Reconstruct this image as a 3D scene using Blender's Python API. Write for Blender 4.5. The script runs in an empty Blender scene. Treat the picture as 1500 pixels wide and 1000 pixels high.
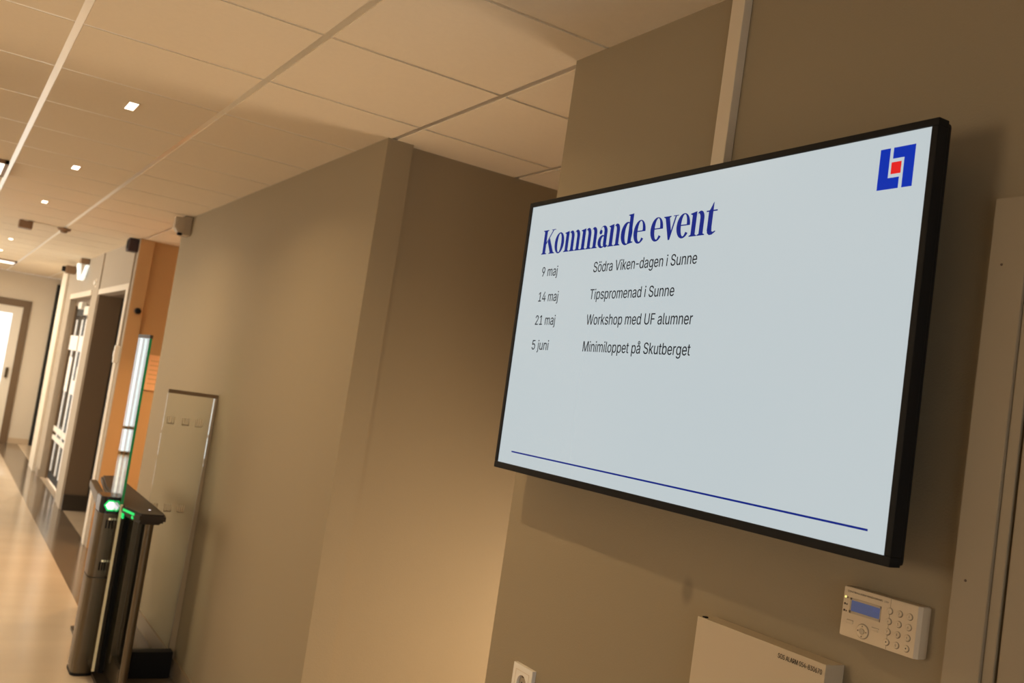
import bpy, bmesh, math, random
from mathutils import Vector, Matrix

random.seed(4)
SC = bpy.context.scene
COL = SC.collection
PI = math.pi

# ------------------------------------------------------------------ camera, world, exposure
EYE = 1.70                      # eye height; plan coordinates have the camera above the origin
CEIL = EYE + 0.9913
WX = 1.403                      # plane of the right-hand walls


def add_camera():
    f_px, yaw, pitch, roll = 1409.84, 0.53656, 0.069618, 0.148605
    f = Vector((math.sin(yaw) * math.cos(pitch), math.cos(yaw) * math.cos(pitch), math.sin(pitch)))
    r0 = Vector((math.cos(yaw), -math.sin(yaw), 0))
    u0 = r0.cross(f)
    r = math.cos(roll) * r0 + math.sin(roll) * u0
    u = -math.sin(roll) * r0 + math.cos(roll) * u0
    cd = bpy.data.cameras.new('camera')
    cd.sensor_width = 36.0
    cd.lens = f_px / 1500 * 36.0
    cd.clip_start = 0.05
    cd.dof.use_dof = True
    cd.dof.focus_distance = 1.95
    cd.dof.aperture_fstop = 6.3
    cam = bpy.data.objects.new('camera', cd)
    COL.objects.link(cam)
    cam.matrix_world = Matrix(((r.x, u.x, -f.x, 0), (r.y, u.y, -f.y, 0), (r.z, u.z, -f.z, EYE), (0, 0, 0, 1)))
    SC.camera = cam


add_camera()
SC.view_settings.view_transform = 'Standard'
SC.view_settings.look = 'None'
SC.view_settings.exposure = 0.0
SC.view_settings.gamma = 1.0
SC.view_settings.use_curve_mapping = False

W = bpy.data.worlds.new('sky')
SC.world = W
W.use_nodes = True
W.node_tree.nodes['Background'].inputs[0].default_value = (0.93, 0.96, 1.0, 1)
W.node_tree.nodes['Background'].inputs[1].default_value = 2.0


def area_light(name, loc, size, power, color, direction, parent=None, spread=PI, shape='RECTANGLE'):
    ld = bpy.data.lights.new(name, 'AREA')
    ld.shape = shape
    ld.size = size[0]
    if shape == 'RECTANGLE':
        ld.size_y = size[1]
    ld.energy = power
    ld.color = color
    ld.spread = spread
    o = bpy.data.objects.new(name, ld)
    COL.objects.link(o)
    o.rotation_euler = Vector(direction).to_track_quat('-Z', 'Y').to_euler()
    o.location = loc
    if parent is not None:
        o.parent = parent
    return o


WARM = (1.0, 0.73, 0.41)
DAY = (1.0, 0.86, 0.71)
DUSK = (1.0, 0.725, 0.44)
# daylight through unseen windows of the left, rear and niche walls
area_light('daylight_left_near', (-3.30, 2.5, 1.6), (1.05, 1.25), 40, DUSK, (1, 0, 0))
area_light('daylight_left', (-3.30, 6.9, 1.35), (2.4, 1.8), 38, DUSK, (1, 0, 0))
area_light('daylight_left_far', (-3.30, 11.8, 1.35), (5.4, 1.8), 235, DAY, (1, 0, 0))
area_light('side_room_fill', (2.6, 12.3, 1.3), (1.6, 2.0), 75, DAY, (-.45, .8, 0))  # added lamp, no window: brightens what shows through the glazed door
area_light('daylight_rear', (-0.9, -3.35, 1.2), (3.6, 2.1), 8, DUSK, (0, 1, 0))
area_light('daylight_niche', (3.50, 2.93, .65), (1.1, .9), 42, DUSK, (-1, 0, 0), spread=math.radians(100))
sun = bpy.data.lights.new('sun', 'SUN')          # low sun shining in through the glazed far end
sun.energy = 5.0
sun.angle = math.radians(2)
sun.color = (1.0, 0.93, 0.82)
sun_o = bpy.data.objects.new('sun', sun)
COL.objects.link(sun_o)
sun_o.rotation_euler = Vector((0.0, -math.cos(math.radians(27)), -math.sin(math.radians(27)))).to_track_quat('-Z', 'Y').to_euler()

# ------------------------------------------------------------------ helpers


def srgb(r, g, b):
    def c(v):
        v /= 255.0
        return v / 12.92 if v <= 0.04045 else ((v + 0.055) / 1.055) ** 2.4
    return (c(r), c(g), c(b), 1)


def mat(name, base, rough=0.6, metal=0.0, spec=0.5, emit=None, estr=0.0, noise=None, bump=None, coat=0.0):
    m = bpy.data.materials.new(name)
    m.use_nodes = True
    nt = m.node_tree
    b = nt.nodes['Principled BSDF']
    b.inputs['Base Color'].default_value = base
    b.inputs['Roughness'].default_value = rough
    b.inputs['Metallic'].default_value = metal
    b.inputs['Specular IOR Level'].default_value = spec
    b.inputs['Coat Weight'].default_value = coat
    if emit:
        b.inputs['Emission Color'].default_value = emit
        b.inputs['Emission Strength'].default_value = estr
    if noise or bump:
        tc = nt.nodes.new('ShaderNodeTexCoord')
    if noise:                      # (scale vec, amount, detail)
        mp = nt.nodes.new('ShaderNodeMapping')
        mp.inputs['Scale'].default_value = noise[0]
        nz = nt.nodes.new('ShaderNodeTexNoise')
        nz.inputs['Scale'].default_value = 1.0
        nz.inputs['Detail'].default_value = noise[2]
        mx = nt.nodes.new('ShaderNodeMix')
        mx.data_type = 'RGBA'
        mx.inputs['A'].default_value = tuple(max(0, c * (1 - noise[1])) for c in base[:3]) + (1,)
        mx.inputs['B'].default_value = tuple(min(1, c * (1 + noise[1])) for c in base[:3]) + (1,)
        nt.links.new(tc.outputs['Object'], mp.inputs['Vector'])
        nt.links.new(mp.outputs['Vector'], nz.inputs['Vector'])
        nt.links.new(nz.outputs['Fac'], mx.inputs['Factor'])
        nt.links.new(mx.outputs['Result'], b.inputs['Base Color'])
    if bump:                       # (scale, strength)
        nb = nt.nodes.new('ShaderNodeTexNoise')
        nb.inputs['Scale'].default_value = bump[0]
        nb.inputs['Detail'].default_value = 4
        bp = nt.nodes.new('ShaderNodeBump')
        bp.inputs['Strength'].default_value = bump[1]
        bp.inputs['Distance'].default_value = 0.002
        nt.links.new(tc.outputs['Object'], nb.inputs['Vector'])
        nt.links.new(nb.outputs['Fac'], bp.inputs['Height'])
        nt.links.new(bp.outputs['Normal'], b.inputs['Normal'])
    return m


def glass_mat(name, tint, ior=1.5, rough=0.0):
    m = bpy.data.materials.new(name)
    m.use_nodes = True
    nt = m.node_tree
    for n in list(nt.nodes):
        if n.type == 'BSDF_PRINCIPLED':
            nt.nodes.remove(n)
    out = nt.nodes['Material Output']
    tr = nt.nodes.new('ShaderNodeBsdfTransparent')
    tr.inputs['Color'].default_value = tint
    gl = nt.nodes.new('ShaderNodeBsdfGlossy')
    gl.inputs['Roughness'].default_value = rough
    fr = nt.nodes.new('ShaderNodeFresnel')
    fr.inputs['IOR'].default_value = ior
    mx = nt.nodes.new('ShaderNodeMixShader')
    nt.links.new(fr.outputs[0], mx.inputs[0])
    nt.links.new(tr.outputs[0], mx.inputs[1])
    nt.links.new(gl.outputs[0], mx.inputs[2])
    nt.links.new(mx.outputs[0], out.inputs['Surface'])
    return m


class MB:
    """collects shapes into one mesh"""

    def __init__(self):
        self.bm = bmesh.new()

    def box(self, lo, hi, bevel=0.0, seg=2):
        g = bmesh.ops.create_cube(self.bm, size=1.0)
        vs = g['verts']
        c = [(lo[i] + hi[i]) / 2 for i in range(3)]
        s = [abs(hi[i] - lo[i]) for i in range(3)]
        for v in vs:
            v.co = Vector((c[0] + v.co.x * s[0], c[1] + v.co.y * s[1], c[2] + v.co.z * s[2]))
        if bevel:
            es = list({e for v in vs for e in v.link_edges})
            bmesh.ops.bevel(self.bm, geom=es, offset=bevel, segments=seg, affect='EDGES', profile=0.6)
        return self

    def prism(self, pts, axis, a, b, bevel=0.0):
        """polygon pts (2D) extruded along axis from a to b; 2D axes are the two others in x,y,z order"""
        def mk(p, t):
            q = list(p)
            q.insert(axis, t)
            return Vector(q)
        v0 = [self.bm.verts.new(mk(p, a)) for p in pts]
        v1 = [self.bm.verts.new(mk(p, b)) for p in pts]
        fs = [self.bm.faces.new(v0), self.bm.faces.new(list(reversed(v1)))]
        n = len(pts)
        for i in range(n):
            fs.append(self.bm.faces.new((v0[i], v0[(i + 1) % n], v1[(i + 1) % n], v1[i])))
        bmesh.ops.recalc_face_normals(self.bm, faces=fs)
        if bevel:
            es = [e for e in fs[0].edges] + [e for e in fs[1].edges]
            bmesh.ops.bevel(self.bm, geom=es, offset=bevel, segments=2, affect='EDGES')
        return self

    def lathe(self, prof, centre, axis='z', seg=24):
        """prof: (radius, height) pairs along axis"""
        rings = []
        for r, h in prof:
            ring = []
            for k in range(seg):
                a = 2 * PI * k / seg
                x, y = r * math.cos(a), r * math.sin(a)
                p = {'z': (x, y, h), 'y': (x, h, y), 'x': (h, x, y)}[axis]
                ring.append(self.bm.verts.new(Vector(p) + Vector(centre)))
            rings.append(ring)
        fs = []
        for i in range(len(rings) - 1):
            for k in range(seg):
                fs.append(self.bm.faces.new((rings[i][k], rings[i][(k + 1) % seg], rings[i + 1][(k + 1) % seg], rings[i + 1][k])))
        fs.append(self.bm.faces.new(rings[0]))
        fs.append(self.bm.faces.new(rings[-1]))
        bmesh.ops.recalc_face_normals(self.bm, faces=fs)
        return self

    def poly(self, pts, z=0.0):
        self.bm.faces.new([self.bm.verts.new((p[0], p[1], z)) for p in pts])
        return self

    def build(self, name, material, parent=None, smooth=False):
        me = bpy.data.meshes.new(name)
        self.bm.to_mesh(me)
        self.bm.free()
        if smooth:
            for p in me.polygons:
                p.use_smooth = True
            try:
                me.set_sharp_from_angle(angle=math.radians(35))
            except Exception:
                pass
        me.materials.append(material)
        o = bpy.data.objects.new(name, me)
        COL.objects.link(o)
        if parent is not None:
            o.parent = parent
        return o


def box(name, lo, hi, m, parent=None, bevel=0.0):
    return MB().box(lo, hi, bevel).build(name, m, parent)


def tag(o, label, cat, group=None):
    o['label'] = label
    o['category'] = cat
    if group:
        o['group'] = group
    return o


def thing(name, label, cat, loc=(0, 0, 0), group=None, matrix=None):
    o = bpy.data.objects.new(name, None)
    o.empty_display_size = 0.1
    COL.objects.link(o)
    if matrix is not None:
        o.matrix_world = matrix
    else:
        o.location = loc
    return tag(o, label, cat, group)


def structure(o):
    o['kind'] = 'structure'
    return o


def sbox(name, lo, hi, m, parent=None, bevel=0.0):
    o = box(name, lo, hi, m, parent, bevel)
    if parent is None:
        structure(o)
    return o


def wall_frame(y, z, x=WX):
    """local X runs along the right wall toward the camera, local Y up, local Z out of the wall"""
    return Matrix(((0, 0, -1, x), (-1, 0, 0, y), (0, 1, 0, z), (0, 0, 0, 1)))


# letter outlines: advance | closed outlines of x,y pairs, in thousandths of the type size
GLYPHS = {
    '-': '350|290,244,290,188,60,188,60,244',
    '0': '453|227,-7,199,-5,174,1,151,11,130,24,111,41,95,62,80,86,69,113,60,144,53,178,49,214,48,254,49,294,53,330,60,364,69,395,81,422,95,447,112,467,130,484,151,498,174,508,200,514,227,516,254,514,279,508,302,498,323,484,342,467,358,447,372,422,384,395,393,364,400,330,404,294,405,254,404,214,400,178,393,144,384,113,373,86,359,62,342,41,323,24,302,11,279,1,254,-5|227,50,245,51,261,56,276,63,290,74,303,87,313,103,323,122,330,144,336,168,340,194,343,223,344,254,343,285,340,314,336,341,330,365,323,387,313,405,303,422,290,435,276,446,261,453,245,458,227,460,209,458,192,453,177,446,163,435,151,422,140,405,131,387,123,365,117,341,113,314,110,285,109,254,110,223,113,194,117,168,123,144,131,122,140,103,151,87,163,74,177,63,192,56,209,51',
    '1': '453|76,0,76,55,391,55,391,0|276,509,276,0,212,0,212,448,209,448,86,358,86,427,198,509',
    '2': '453|64,0,64,47,234,229,282,282,291,294,299,305,305,316,311,327,315,337,318,348,320,360,320,371,319,385,317,397,313,408,308,419,301,428,293,436,283,443,273,449,262,454,250,457,237,459,224,460,209,459,196,457,184,453,172,447,162,441,153,433,145,424,139,413,134,402,130,390,128,376,127,362,66,362,67,384,71,405,77,424,86,442,98,459,111,473,126,486,143,496,162,505,182,511,203,514,225,516,247,514,268,511,288,505,306,497,323,486,337,474,350,461,361,445,370,428,376,411,380,392,381,372,380,358,378,345,375,331,371,318,365,304,357,290,347,275,336,259,322,241,306,223,288,202,267,180,153,60,153,57,389,57,389,0',
    '3': '453|218,-7,195,-6,173,-3,152,2,133,10,114,19,98,30,83,43,70,57,60,74,52,91,46,111,44,132,109,132,111,119,115,107,120,97,126,87,134,78,144,71,154,64,165,59,178,55,191,52,204,50,219,50,234,51,248,53,262,56,275,61,287,67,297,74,307,83,315,93,321,104,325,116,328,130,329,145,328,158,326,172,322,184,316,196,308,207,299,217,288,226,275,234,260,240,242,244,223,247,201,248,157,248,157,299,288,448,288,452,70,452,70,509,372,509,372,461,211,278,211,289,239,290,264,288,287,284,308,276,327,265,344,253,359,239,371,222,381,205,387,186,392,166,393,145,392,123,387,103,380,84,370,66,358,50,344,36,327,23,309,12,288,4,266,-2,243,-6',
    '4': '453|40,105,40,158,247,509,311,509,109,166,109,163,413,163,413,105|282,0,282,121,282,146,282,318,343,318,343,0',
    '5': '453|221,-7,199,-6,178,-2,159,3,140,11,123,21,108,32,94,45,83,60,73,76,66,93,62,111,60,130,122,130,124,119,127,108,132,98,138,89,145,80,154,73,163,66,173,60,184,56,196,52,208,50,221,50,236,51,250,53,264,58,276,64,288,72,298,82,307,92,314,104,320,117,324,131,327,146,328,162,327,178,324,193,320,208,314,221,306,233,297,244,286,254,275,262,262,269,248,273,233,276,218,277,205,276,192,275,180,272,167,268,156,264,145,258,136,252,128,246,67,253,96,509,366,509,366,452,151,452,134,301,136,301,145,308,155,315,166,320,178,325,190,329,203,331,216,333,229,334,247,333,263,330,279,326,294,321,308,314,321,306,334,296,345,285,355,273,364,260,372,246,379,231,384,215,388,199,390,181,391,163,390,139,385,117,379,95,369,76,357,57,343,41,327,27,309,15,289,6,268,-1,245,-5',
    '6': '453|226,-7,203,-5,182,-1,161,5,142,15,125,26,109,40,96,56,84,74,75,94,69,115,65,138,64,162,65,180,68,199,73,219,80,239,89,261,102,285,118,311,137,340,252,509,322,509,151,261,145,261,149,268,154,275,159,281,165,288,172,293,179,299,187,303,196,307,205,310,214,312,224,314,235,314,257,313,278,309,298,303,316,295,332,284,346,271,359,257,370,240,378,221,384,201,388,180,389,157,388,134,384,112,377,92,368,73,356,55,343,39,327,26,310,14,291,5,271,-2,249,-6|226,48,241,49,254,52,267,56,279,63,289,70,299,79,307,90,314,101,320,114,324,128,327,142,327,157,327,173,324,187,320,201,314,213,307,225,299,235,289,244,279,251,267,258,254,262,241,264,226,265,212,264,198,262,186,258,174,252,163,244,153,235,145,225,138,214,132,201,128,188,126,174,125,158,126,143,128,128,132,114,138,102,145,90,153,79,163,70,174,63,186,56,198,52,212,49',
    '7': '453|97,0,323,448,323,452,62,452,62,509,391,509,391,449,165,0',
    '8': '453|226,-7,201,-6,178,-2,156,3,136,11,117,21,101,33,86,47,74,62,64,78,57,96,53,115,52,135,53,151,55,166,59,181,65,195,72,208,81,220,90,231,101,241,113,249,125,256,139,261,153,265,153,267,135,273,119,282,105,293,93,308,83,324,76,342,72,360,70,380,72,399,75,417,82,434,90,450,101,464,114,477,129,488,146,498,164,506,184,511,204,514,226,516,248,514,269,511,288,506,306,498,323,488,337,477,350,464,361,450,370,434,377,417,380,399,382,380,380,361,376,342,369,324,359,308,347,293,333,282,318,273,300,267,300,265,314,261,327,256,339,249,351,241,362,231,372,220,380,208,387,195,393,181,397,166,400,151,401,135,399,115,395,96,388,78,378,62,366,47,352,33,335,21,317,11,296,3,275,-2,251,-6|226,49,243,50,258,52,272,55,285,60,296,66,307,74,315,82,323,91,329,102,333,113,336,126,337,139,336,152,333,165,329,177,322,189,314,199,305,208,295,216,283,223,270,228,256,232,242,234,226,235,211,234,196,232,182,228,169,223,157,216,147,208,138,199,130,189,123,177,119,165,116,152,115,139,116,126,119,113,123,102,129,91,136,82,145,74,156,66,167,60,180,55,195,52,210,50|226,290,239,290,252,292,263,296,274,300,284,306,293,313,300,321,307,330,312,341,316,351,318,363,319,376,318,388,316,399,313,410,308,420,301,429,294,437,285,444,275,449,264,454,252,457,240,459,226,460,213,459,200,457,188,454,177,449,167,444,159,437,151,429,145,420,139,410,136,399,134,388,133,376,134,363,136,351,139,341,145,330,151,321,159,313,168,306,178,300,189,296,201,292,213,290',
    '9': '453|226,516,249,514,271,510,291,503,310,494,328,482,343,468,356,452,368,434,377,414,384,393,388,371,389,347,388,328,385,309,380,290,373,270,363,248,350,224,334,197,315,168,200,0,130,0,301,248,307,248,303,240,299,234,294,227,287,221,281,215,273,210,265,206,257,202,248,199,238,196,228,195,218,195,195,196,175,199,155,206,137,214,121,225,106,237,94,252,83,269,74,287,68,307,65,329,64,352,65,375,69,397,75,417,85,436,96,454,110,469,125,483,143,494,162,504,182,510,203,514|226,460,212,459,199,457,186,452,174,446,163,438,154,429,145,419,138,407,133,395,129,381,126,367,125,352,126,336,129,322,133,308,138,295,145,284,154,274,163,265,174,257,186,251,199,247,212,244,226,243,240,244,254,247,267,251,279,257,289,265,299,273,307,284,314,295,320,308,324,321,327,335,327,350,327,366,324,381,320,394,314,407,307,419,299,429,290,438,279,446,267,452,254,457,241,459',
    'A': '480|16,0,201,509,276,509,463,0,395,0,287,302,264,372,232,478,245,478,213,371,191,302,85,0|110,142,110,199,370,199,370,142',
    'C': '510|267,-7,235,-5,205,1,177,11,150,25,126,42,104,63,86,88,70,115,57,146,48,179,42,215,40,254,42,293,48,329,57,362,70,393,86,421,104,445,126,466,150,484,177,498,205,508,235,514,267,516,286,515,305,513,323,509,340,504,357,498,373,490,388,481,402,471,415,460,427,447,438,433,448,418,456,402,463,385,469,367,473,348,408,348,405,361,401,373,395,384,389,395,382,404,375,413,366,421,357,428,348,435,337,440,327,445,315,449,304,452,292,454,280,455,267,456,245,454,223,450,203,443,184,432,166,419,150,403,137,385,125,364,116,340,109,314,105,285,103,254,105,223,109,194,116,168,125,145,137,123,151,105,166,89,184,76,203,66,223,59,245,54,267,53,280,53,292,55,304,57,315,60,327,64,337,69,348,74,357,81,366,88,375,96,382,105,389,114,395,125,401,136,405,148,408,160,473,160,469,142,463,124,457,107,448,91,438,76,428,62,416,49,402,38,388,28,373,19,357,11,341,5,323,0,305,-4,286,-6',
    'E': '419|60,0,60,509,372,509,372,452,125,452,125,286,355,286,355,229,125,229,125,57,375,57,375,0',
    'F': '410|60,0,60,509,369,509,369,452,125,452,125,278,346,278,346,221,125,221,125,0',
    'L': '393|60,0,60,509,125,509,125,57,361,57,361,0',
    'M': '628|60,0,60,509,152,509,277,187,287,159,299,123,311,84,322,49,307,49,318,83,330,121,342,158,352,187,476,509,568,509,568,0,504,0,504,291,504,327,505,369,506,413,507,457,513,457,498,409,482,363,467,322,456,291,342,0,286,0,170,291,159,321,145,361,129,408,112,457,119,457,120,416,121,372,122,328,122,291,122,0',
    'N': '523|60,0,60,509,136,509,343,183,363,151,388,107,414,55,405,54,401,108,399,157,399,195,399,509,463,509,463,0,387,0,202,290,177,331,148,381,108,452,119,454,122,384,124,328,125,291,125,0',
    'O': '533|267,-7,235,-5,205,1,177,11,150,25,126,42,105,63,86,88,70,115,57,146,48,179,42,215,40,254,42,293,48,329,57,362,70,393,86,421,105,445,126,466,150,484,177,498,205,508,235,514,267,516,299,514,329,508,357,498,384,484,408,466,429,445,448,421,464,393,477,362,486,329,491,293,493,254,491,215,486,179,477,146,464,115,448,88,429,63,408,42,384,25,357,11,329,1,299,-5|267,53,289,54,310,59,330,66,349,76,367,89,383,105,396,123,408,144,418,168,425,194,429,223,430,254,429,286,425,314,418,341,408,365,396,386,383,404,367,420,349,433,330,443,310,450,289,454,267,456,245,454,223,450,203,443,184,433,167,420,151,404,137,385,125,364,116,340,109,314,105,285,103,254,105,223,109,194,116,168,125,144,137,123,151,105,167,89,184,76,203,66,223,59,245,54',
    'P': '445|60,0,60,509,235,509,263,507,289,503,312,497,332,487,350,476,366,462,379,447,390,430,398,411,404,391,407,370,409,348,407,325,404,304,398,284,390,265,379,248,366,233,350,219,332,207,312,198,289,191,263,187,235,186,109,186,109,242,233,242,252,243,269,246,284,250,297,256,308,264,318,272,327,282,333,294,338,306,342,319,344,333,344,348,344,362,342,376,338,389,333,402,326,413,318,423,308,431,297,439,284,444,268,449,251,451,232,452,125,452,125,0',
    'R': '449|60,0,60,509,236,509,264,507,290,504,313,497,333,489,351,478,367,465,380,450,390,433,399,415,405,395,408,374,409,352,408,330,405,309,399,290,390,271,380,255,367,240,351,228,333,217,312,209,289,203,264,199,236,198,96,198,96,255,234,255,252,256,269,258,284,262,298,267,309,273,319,281,327,290,334,300,339,312,342,324,344,338,345,352,344,367,342,380,339,393,334,405,327,415,319,425,309,433,298,440,284,445,269,449,252,451,233,452,125,452,125,0|353,0,230,229,303,229,428,0',
    'S': '447|224,-9,197,-8,172,-4,149,1,128,9,108,19,91,31,76,45,64,60,54,77,46,96,41,115,38,137,104,137,107,123,110,110,116,98,123,88,132,79,142,71,154,64,166,59,180,55,194,52,209,50,224,49,241,50,257,52,272,55,286,60,299,66,311,74,321,82,329,92,336,102,341,114,345,126,346,139,345,151,342,161,338,171,332,179,325,186,316,193,307,199,296,205,284,209,272,214,259,218,245,222,184,239,154,249,128,260,105,274,86,289,71,307,60,326,54,348,52,372,53,393,58,413,65,431,75,448,87,463,102,476,119,488,138,498,158,506,180,511,203,514,227,516,252,514,275,511,296,505,316,498,334,488,351,476,365,463,377,449,387,433,394,415,399,397,401,378,337,378,334,396,326,412,316,426,302,437,286,447,267,453,247,457,225,459,209,458,194,456,180,452,167,448,156,442,145,435,136,427,129,418,123,409,118,398,116,387,115,376,116,363,119,352,124,342,131,334,139,326,148,319,158,313,169,308,180,304,191,300,202,296,212,293,264,279,312,264,324,258,336,252,347,245,359,238,369,229,379,220,387,209,395,198,401,185,405,171,407,155,408,139,407,118,403,99,396,81,386,64,374,48,360,34,343,21,323,11,302,2,278,-4,252,-8',
    'T': '449|32,452,32,509,417,509,417,452,257,452,257,0,193,0,193,452',
    'U': '517|259,-8,230,-7,203,-2,177,5,154,15,133,28,114,43,98,60,85,80,74,101,66,124,62,148,60,173,60,509,124,509,124,178,125,160,128,144,133,128,141,113,150,99,160,87,173,77,187,68,203,61,220,56,239,53,259,52,279,53,298,56,315,61,331,68,345,77,357,87,368,99,377,113,384,128,389,144,392,160,393,178,393,509,457,509,457,173,456,148,451,124,443,101,433,80,419,60,403,43,384,28,363,15,340,5,315,-2,288,-7',
    'V': '480|204,0,16,509,84,509,192,206,215,137,248,31,235,31,267,138,290,206,395,509,463,509,278,0',
    'W': '686|155,0,16,509,82,509,163,196,175,145,187,94,197,40,189,40,200,94,211,145,224,196,306,509,380,509,462,196,474,145,486,94,497,40,488,40,499,94,510,145,523,196,603,509,670,509,530,0,455,0,368,323,351,391,336,475,350,475,335,395,318,323,230,0',
    'a': '389|160,-9,142,-8,126,-5,110,-1,94,5,80,12,68,22,57,32,48,45,40,58,35,73,31,90,30,108,31,123,34,138,38,150,43,161,50,171,58,179,67,187,78,193,89,199,100,203,112,207,125,211,178,220,234,227,244,228,252,230,259,232,265,235,270,238,273,243,275,248,276,255,276,257,275,268,273,279,271,288,267,297,262,304,256,311,248,317,240,322,230,326,220,329,208,330,196,331,183,330,171,329,159,326,149,322,140,318,132,313,124,307,118,301,112,294,107,288,103,281,100,274,41,291,48,308,57,322,67,335,79,346,91,355,104,364,118,370,133,375,148,379,163,382,179,384,194,384,204,384,215,383,227,382,239,379,251,376,263,372,275,367,286,360,296,353,306,343,315,333,322,320,329,306,333,290,336,272,337,251,337,0,277,0,277,52,272,52,269,45,264,38,258,32,252,25,244,18,236,12,226,6,215,1,203,-3,190,-6,176,-8|170,45,187,46,202,49,216,53,228,59,239,66,248,74,257,83,263,93,269,104,272,115,275,126,276,138,276,190,273,188,270,186,265,184,259,182,231,176,200,171,175,168,165,166,154,164,144,162,134,159,125,155,117,150,110,145,103,139,98,132,95,124,93,115,92,105,92,95,94,87,98,79,102,72,107,66,114,61,121,56,130,52,139,49,149,47,159,46',
    'b': '424|229,-8,213,-7,198,-5,184,-1,172,4,162,10,153,17,145,24,138,31,118,59,112,59,112,0,53,0,53,509,114,509,114,319,118,319,137,346,144,353,152,360,161,367,171,373,183,378,197,381,212,384,229,384,252,383,274,378,294,371,313,361,330,347,345,332,359,313,370,293,379,270,385,245,389,218,390,189,389,160,385,133,379,108,370,84,359,64,346,45,330,29,313,16,294,5,274,-2,252,-7|220,47,237,48,253,51,267,57,279,66,291,76,301,88,309,101,316,117,321,133,325,151,327,170,328,189,327,209,325,227,321,245,316,261,309,276,301,290,291,301,280,311,267,319,253,325,237,329,220,330,203,329,188,325,174,320,161,312,150,302,140,291,132,278,125,263,120,247,116,229,113,210,113,189,113,169,116,150,120,132,125,115,132,100,140,86,150,75,162,65,174,57,188,51,204,48',
    'd': '424|195,-8,172,-7,151,-2,130,5,111,16,94,29,79,45,66,64,55,84,46,108,39,133,35,160,34,189,35,218,39,245,46,270,55,293,66,313,79,332,95,347,112,361,131,371,151,378,173,383,196,384,213,384,228,381,241,378,253,373,263,367,272,360,280,353,287,346,306,319,311,319,311,509,372,509,372,0,313,0,313,59,307,59,287,31,280,24,272,17,263,10,252,4,241,-1,227,-5,212,-7|205,47,221,48,236,51,250,57,263,65,274,75,284,86,293,100,299,115,305,132,309,150,311,169,312,189,311,210,309,229,305,247,300,263,293,278,284,291,275,302,263,312,251,320,237,325,221,329,205,330,187,329,172,325,157,319,145,311,133,301,124,290,115,276,108,261,103,245,99,227,97,209,96,189,97,170,99,151,103,133,109,117,115,101,124,88,134,76,145,66,158,57,172,51,188,48',
    'e': '404|212,-8,185,-7,161,-2,138,6,117,16,98,30,82,46,68,64,56,85,46,108,40,132,35,159,34,187,35,215,39,242,46,267,55,290,67,311,81,329,97,346,115,359,135,370,157,378,180,383,205,384,221,384,236,382,251,379,266,374,280,368,294,361,307,351,319,341,331,329,341,315,350,299,357,282,363,263,368,242,370,219,371,194,371,169,75,169,75,221,338,221,310,202,309,220,307,237,303,254,298,269,291,282,283,294,273,305,263,314,250,321,237,326,222,329,205,330,189,329,173,326,159,321,146,313,135,304,125,294,116,282,109,270,103,256,99,241,97,226,96,211,96,178,97,157,100,139,104,122,110,106,118,92,128,80,139,70,151,61,165,55,179,50,195,47,212,46,224,47,234,48,244,50,254,53,263,56,271,61,278,66,285,73,292,80,297,88,302,96,306,105,365,91,360,77,353,63,345,51,335,39,324,29,311,19,298,11,283,4,266,-1,249,-5,231,-7',
    'g': '425|207,-151,187,-150,168,-148,150,-144,134,-140,119,-134,105,-127,93,-119,82,-110,73,-101,64,-91,57,-80,51,-69,101,-41,122,-66,128,-72,136,-78,145,-83,154,-88,165,-92,178,-95,192,-97,207,-97,229,-96,249,-92,267,-85,282,-75,295,-62,304,-47,310,-28,311,-6,311,68,306,68,287,41,280,34,272,28,263,21,252,16,241,11,227,8,212,5,195,5,173,6,152,10,132,17,113,27,95,39,80,53,67,71,55,90,46,112,39,136,35,163,34,191,35,220,39,246,46,271,55,293,66,314,80,332,95,347,112,361,131,371,152,378,173,383,196,384,213,384,228,382,242,378,253,373,264,367,273,360,281,353,288,346,308,319,313,319,313,379,372,379,372,-9,371,-32,367,-54,360,-73,350,-90,338,-104,324,-117,308,-127,291,-136,271,-142,251,-147,229,-150|205,59,222,60,237,63,251,68,264,75,275,84,285,95,293,107,300,121,305,137,309,154,312,172,312,193,312,212,309,231,305,248,300,264,293,278,285,291,275,303,264,312,251,320,237,325,222,329,205,330,188,329,172,325,158,320,145,312,134,302,124,290,115,277,109,262,103,246,99,229,97,212,96,193,97,173,99,155,103,138,109,123,116,108,124,96,134,85,145,76,158,68,172,63,188,60',
    'h': '410|114,227,114,0,53,0,53,509,114,509,114,287,102,287,112,312,124,332,137,349,152,362,169,372,187,379,207,383,227,384,246,383,264,380,280,376,295,369,309,360,321,349,332,336,341,321,348,304,353,285,356,264,357,240,357,0,296,0,296,235,295,256,290,275,283,291,273,304,260,315,246,323,229,328,210,329,197,328,184,326,172,322,161,317,150,311,141,303,133,293,126,283,121,271,117,257,114,243',
    'i': '167|53,0,53,379,114,379,114,0|84,443,75,444,67,446,60,449,54,455,48,461,44,468,42,475,41,483,42,491,44,499,48,506,54,512,60,517,67,521,75,523,84,524,92,523,100,521,107,517,114,512,119,506,123,499,126,491,126,483,126,475,123,468,119,461,114,455,107,449,100,446,92,444',
    'j': '167|53,379,114,379,114,-30,113,-47,111,-63,107,-77,102,-90,95,-102,86,-113,76,-122,65,-129,52,-135,37,-139,21,-142,4,-143,-10,-143,-10,-87,2,-87,14,-86,25,-83,34,-78,40,-72,46,-64,50,-54,52,-42,53,-29|83,443,75,444,67,446,60,449,53,455,48,461,44,468,42,475,41,483,42,491,44,499,48,506,53,512,60,517,67,521,75,523,83,524,92,523,100,521,107,517,114,512,119,506,123,499,125,491,126,483,125,475,123,468,119,461,114,455,107,449,100,446,92,444',
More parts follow.
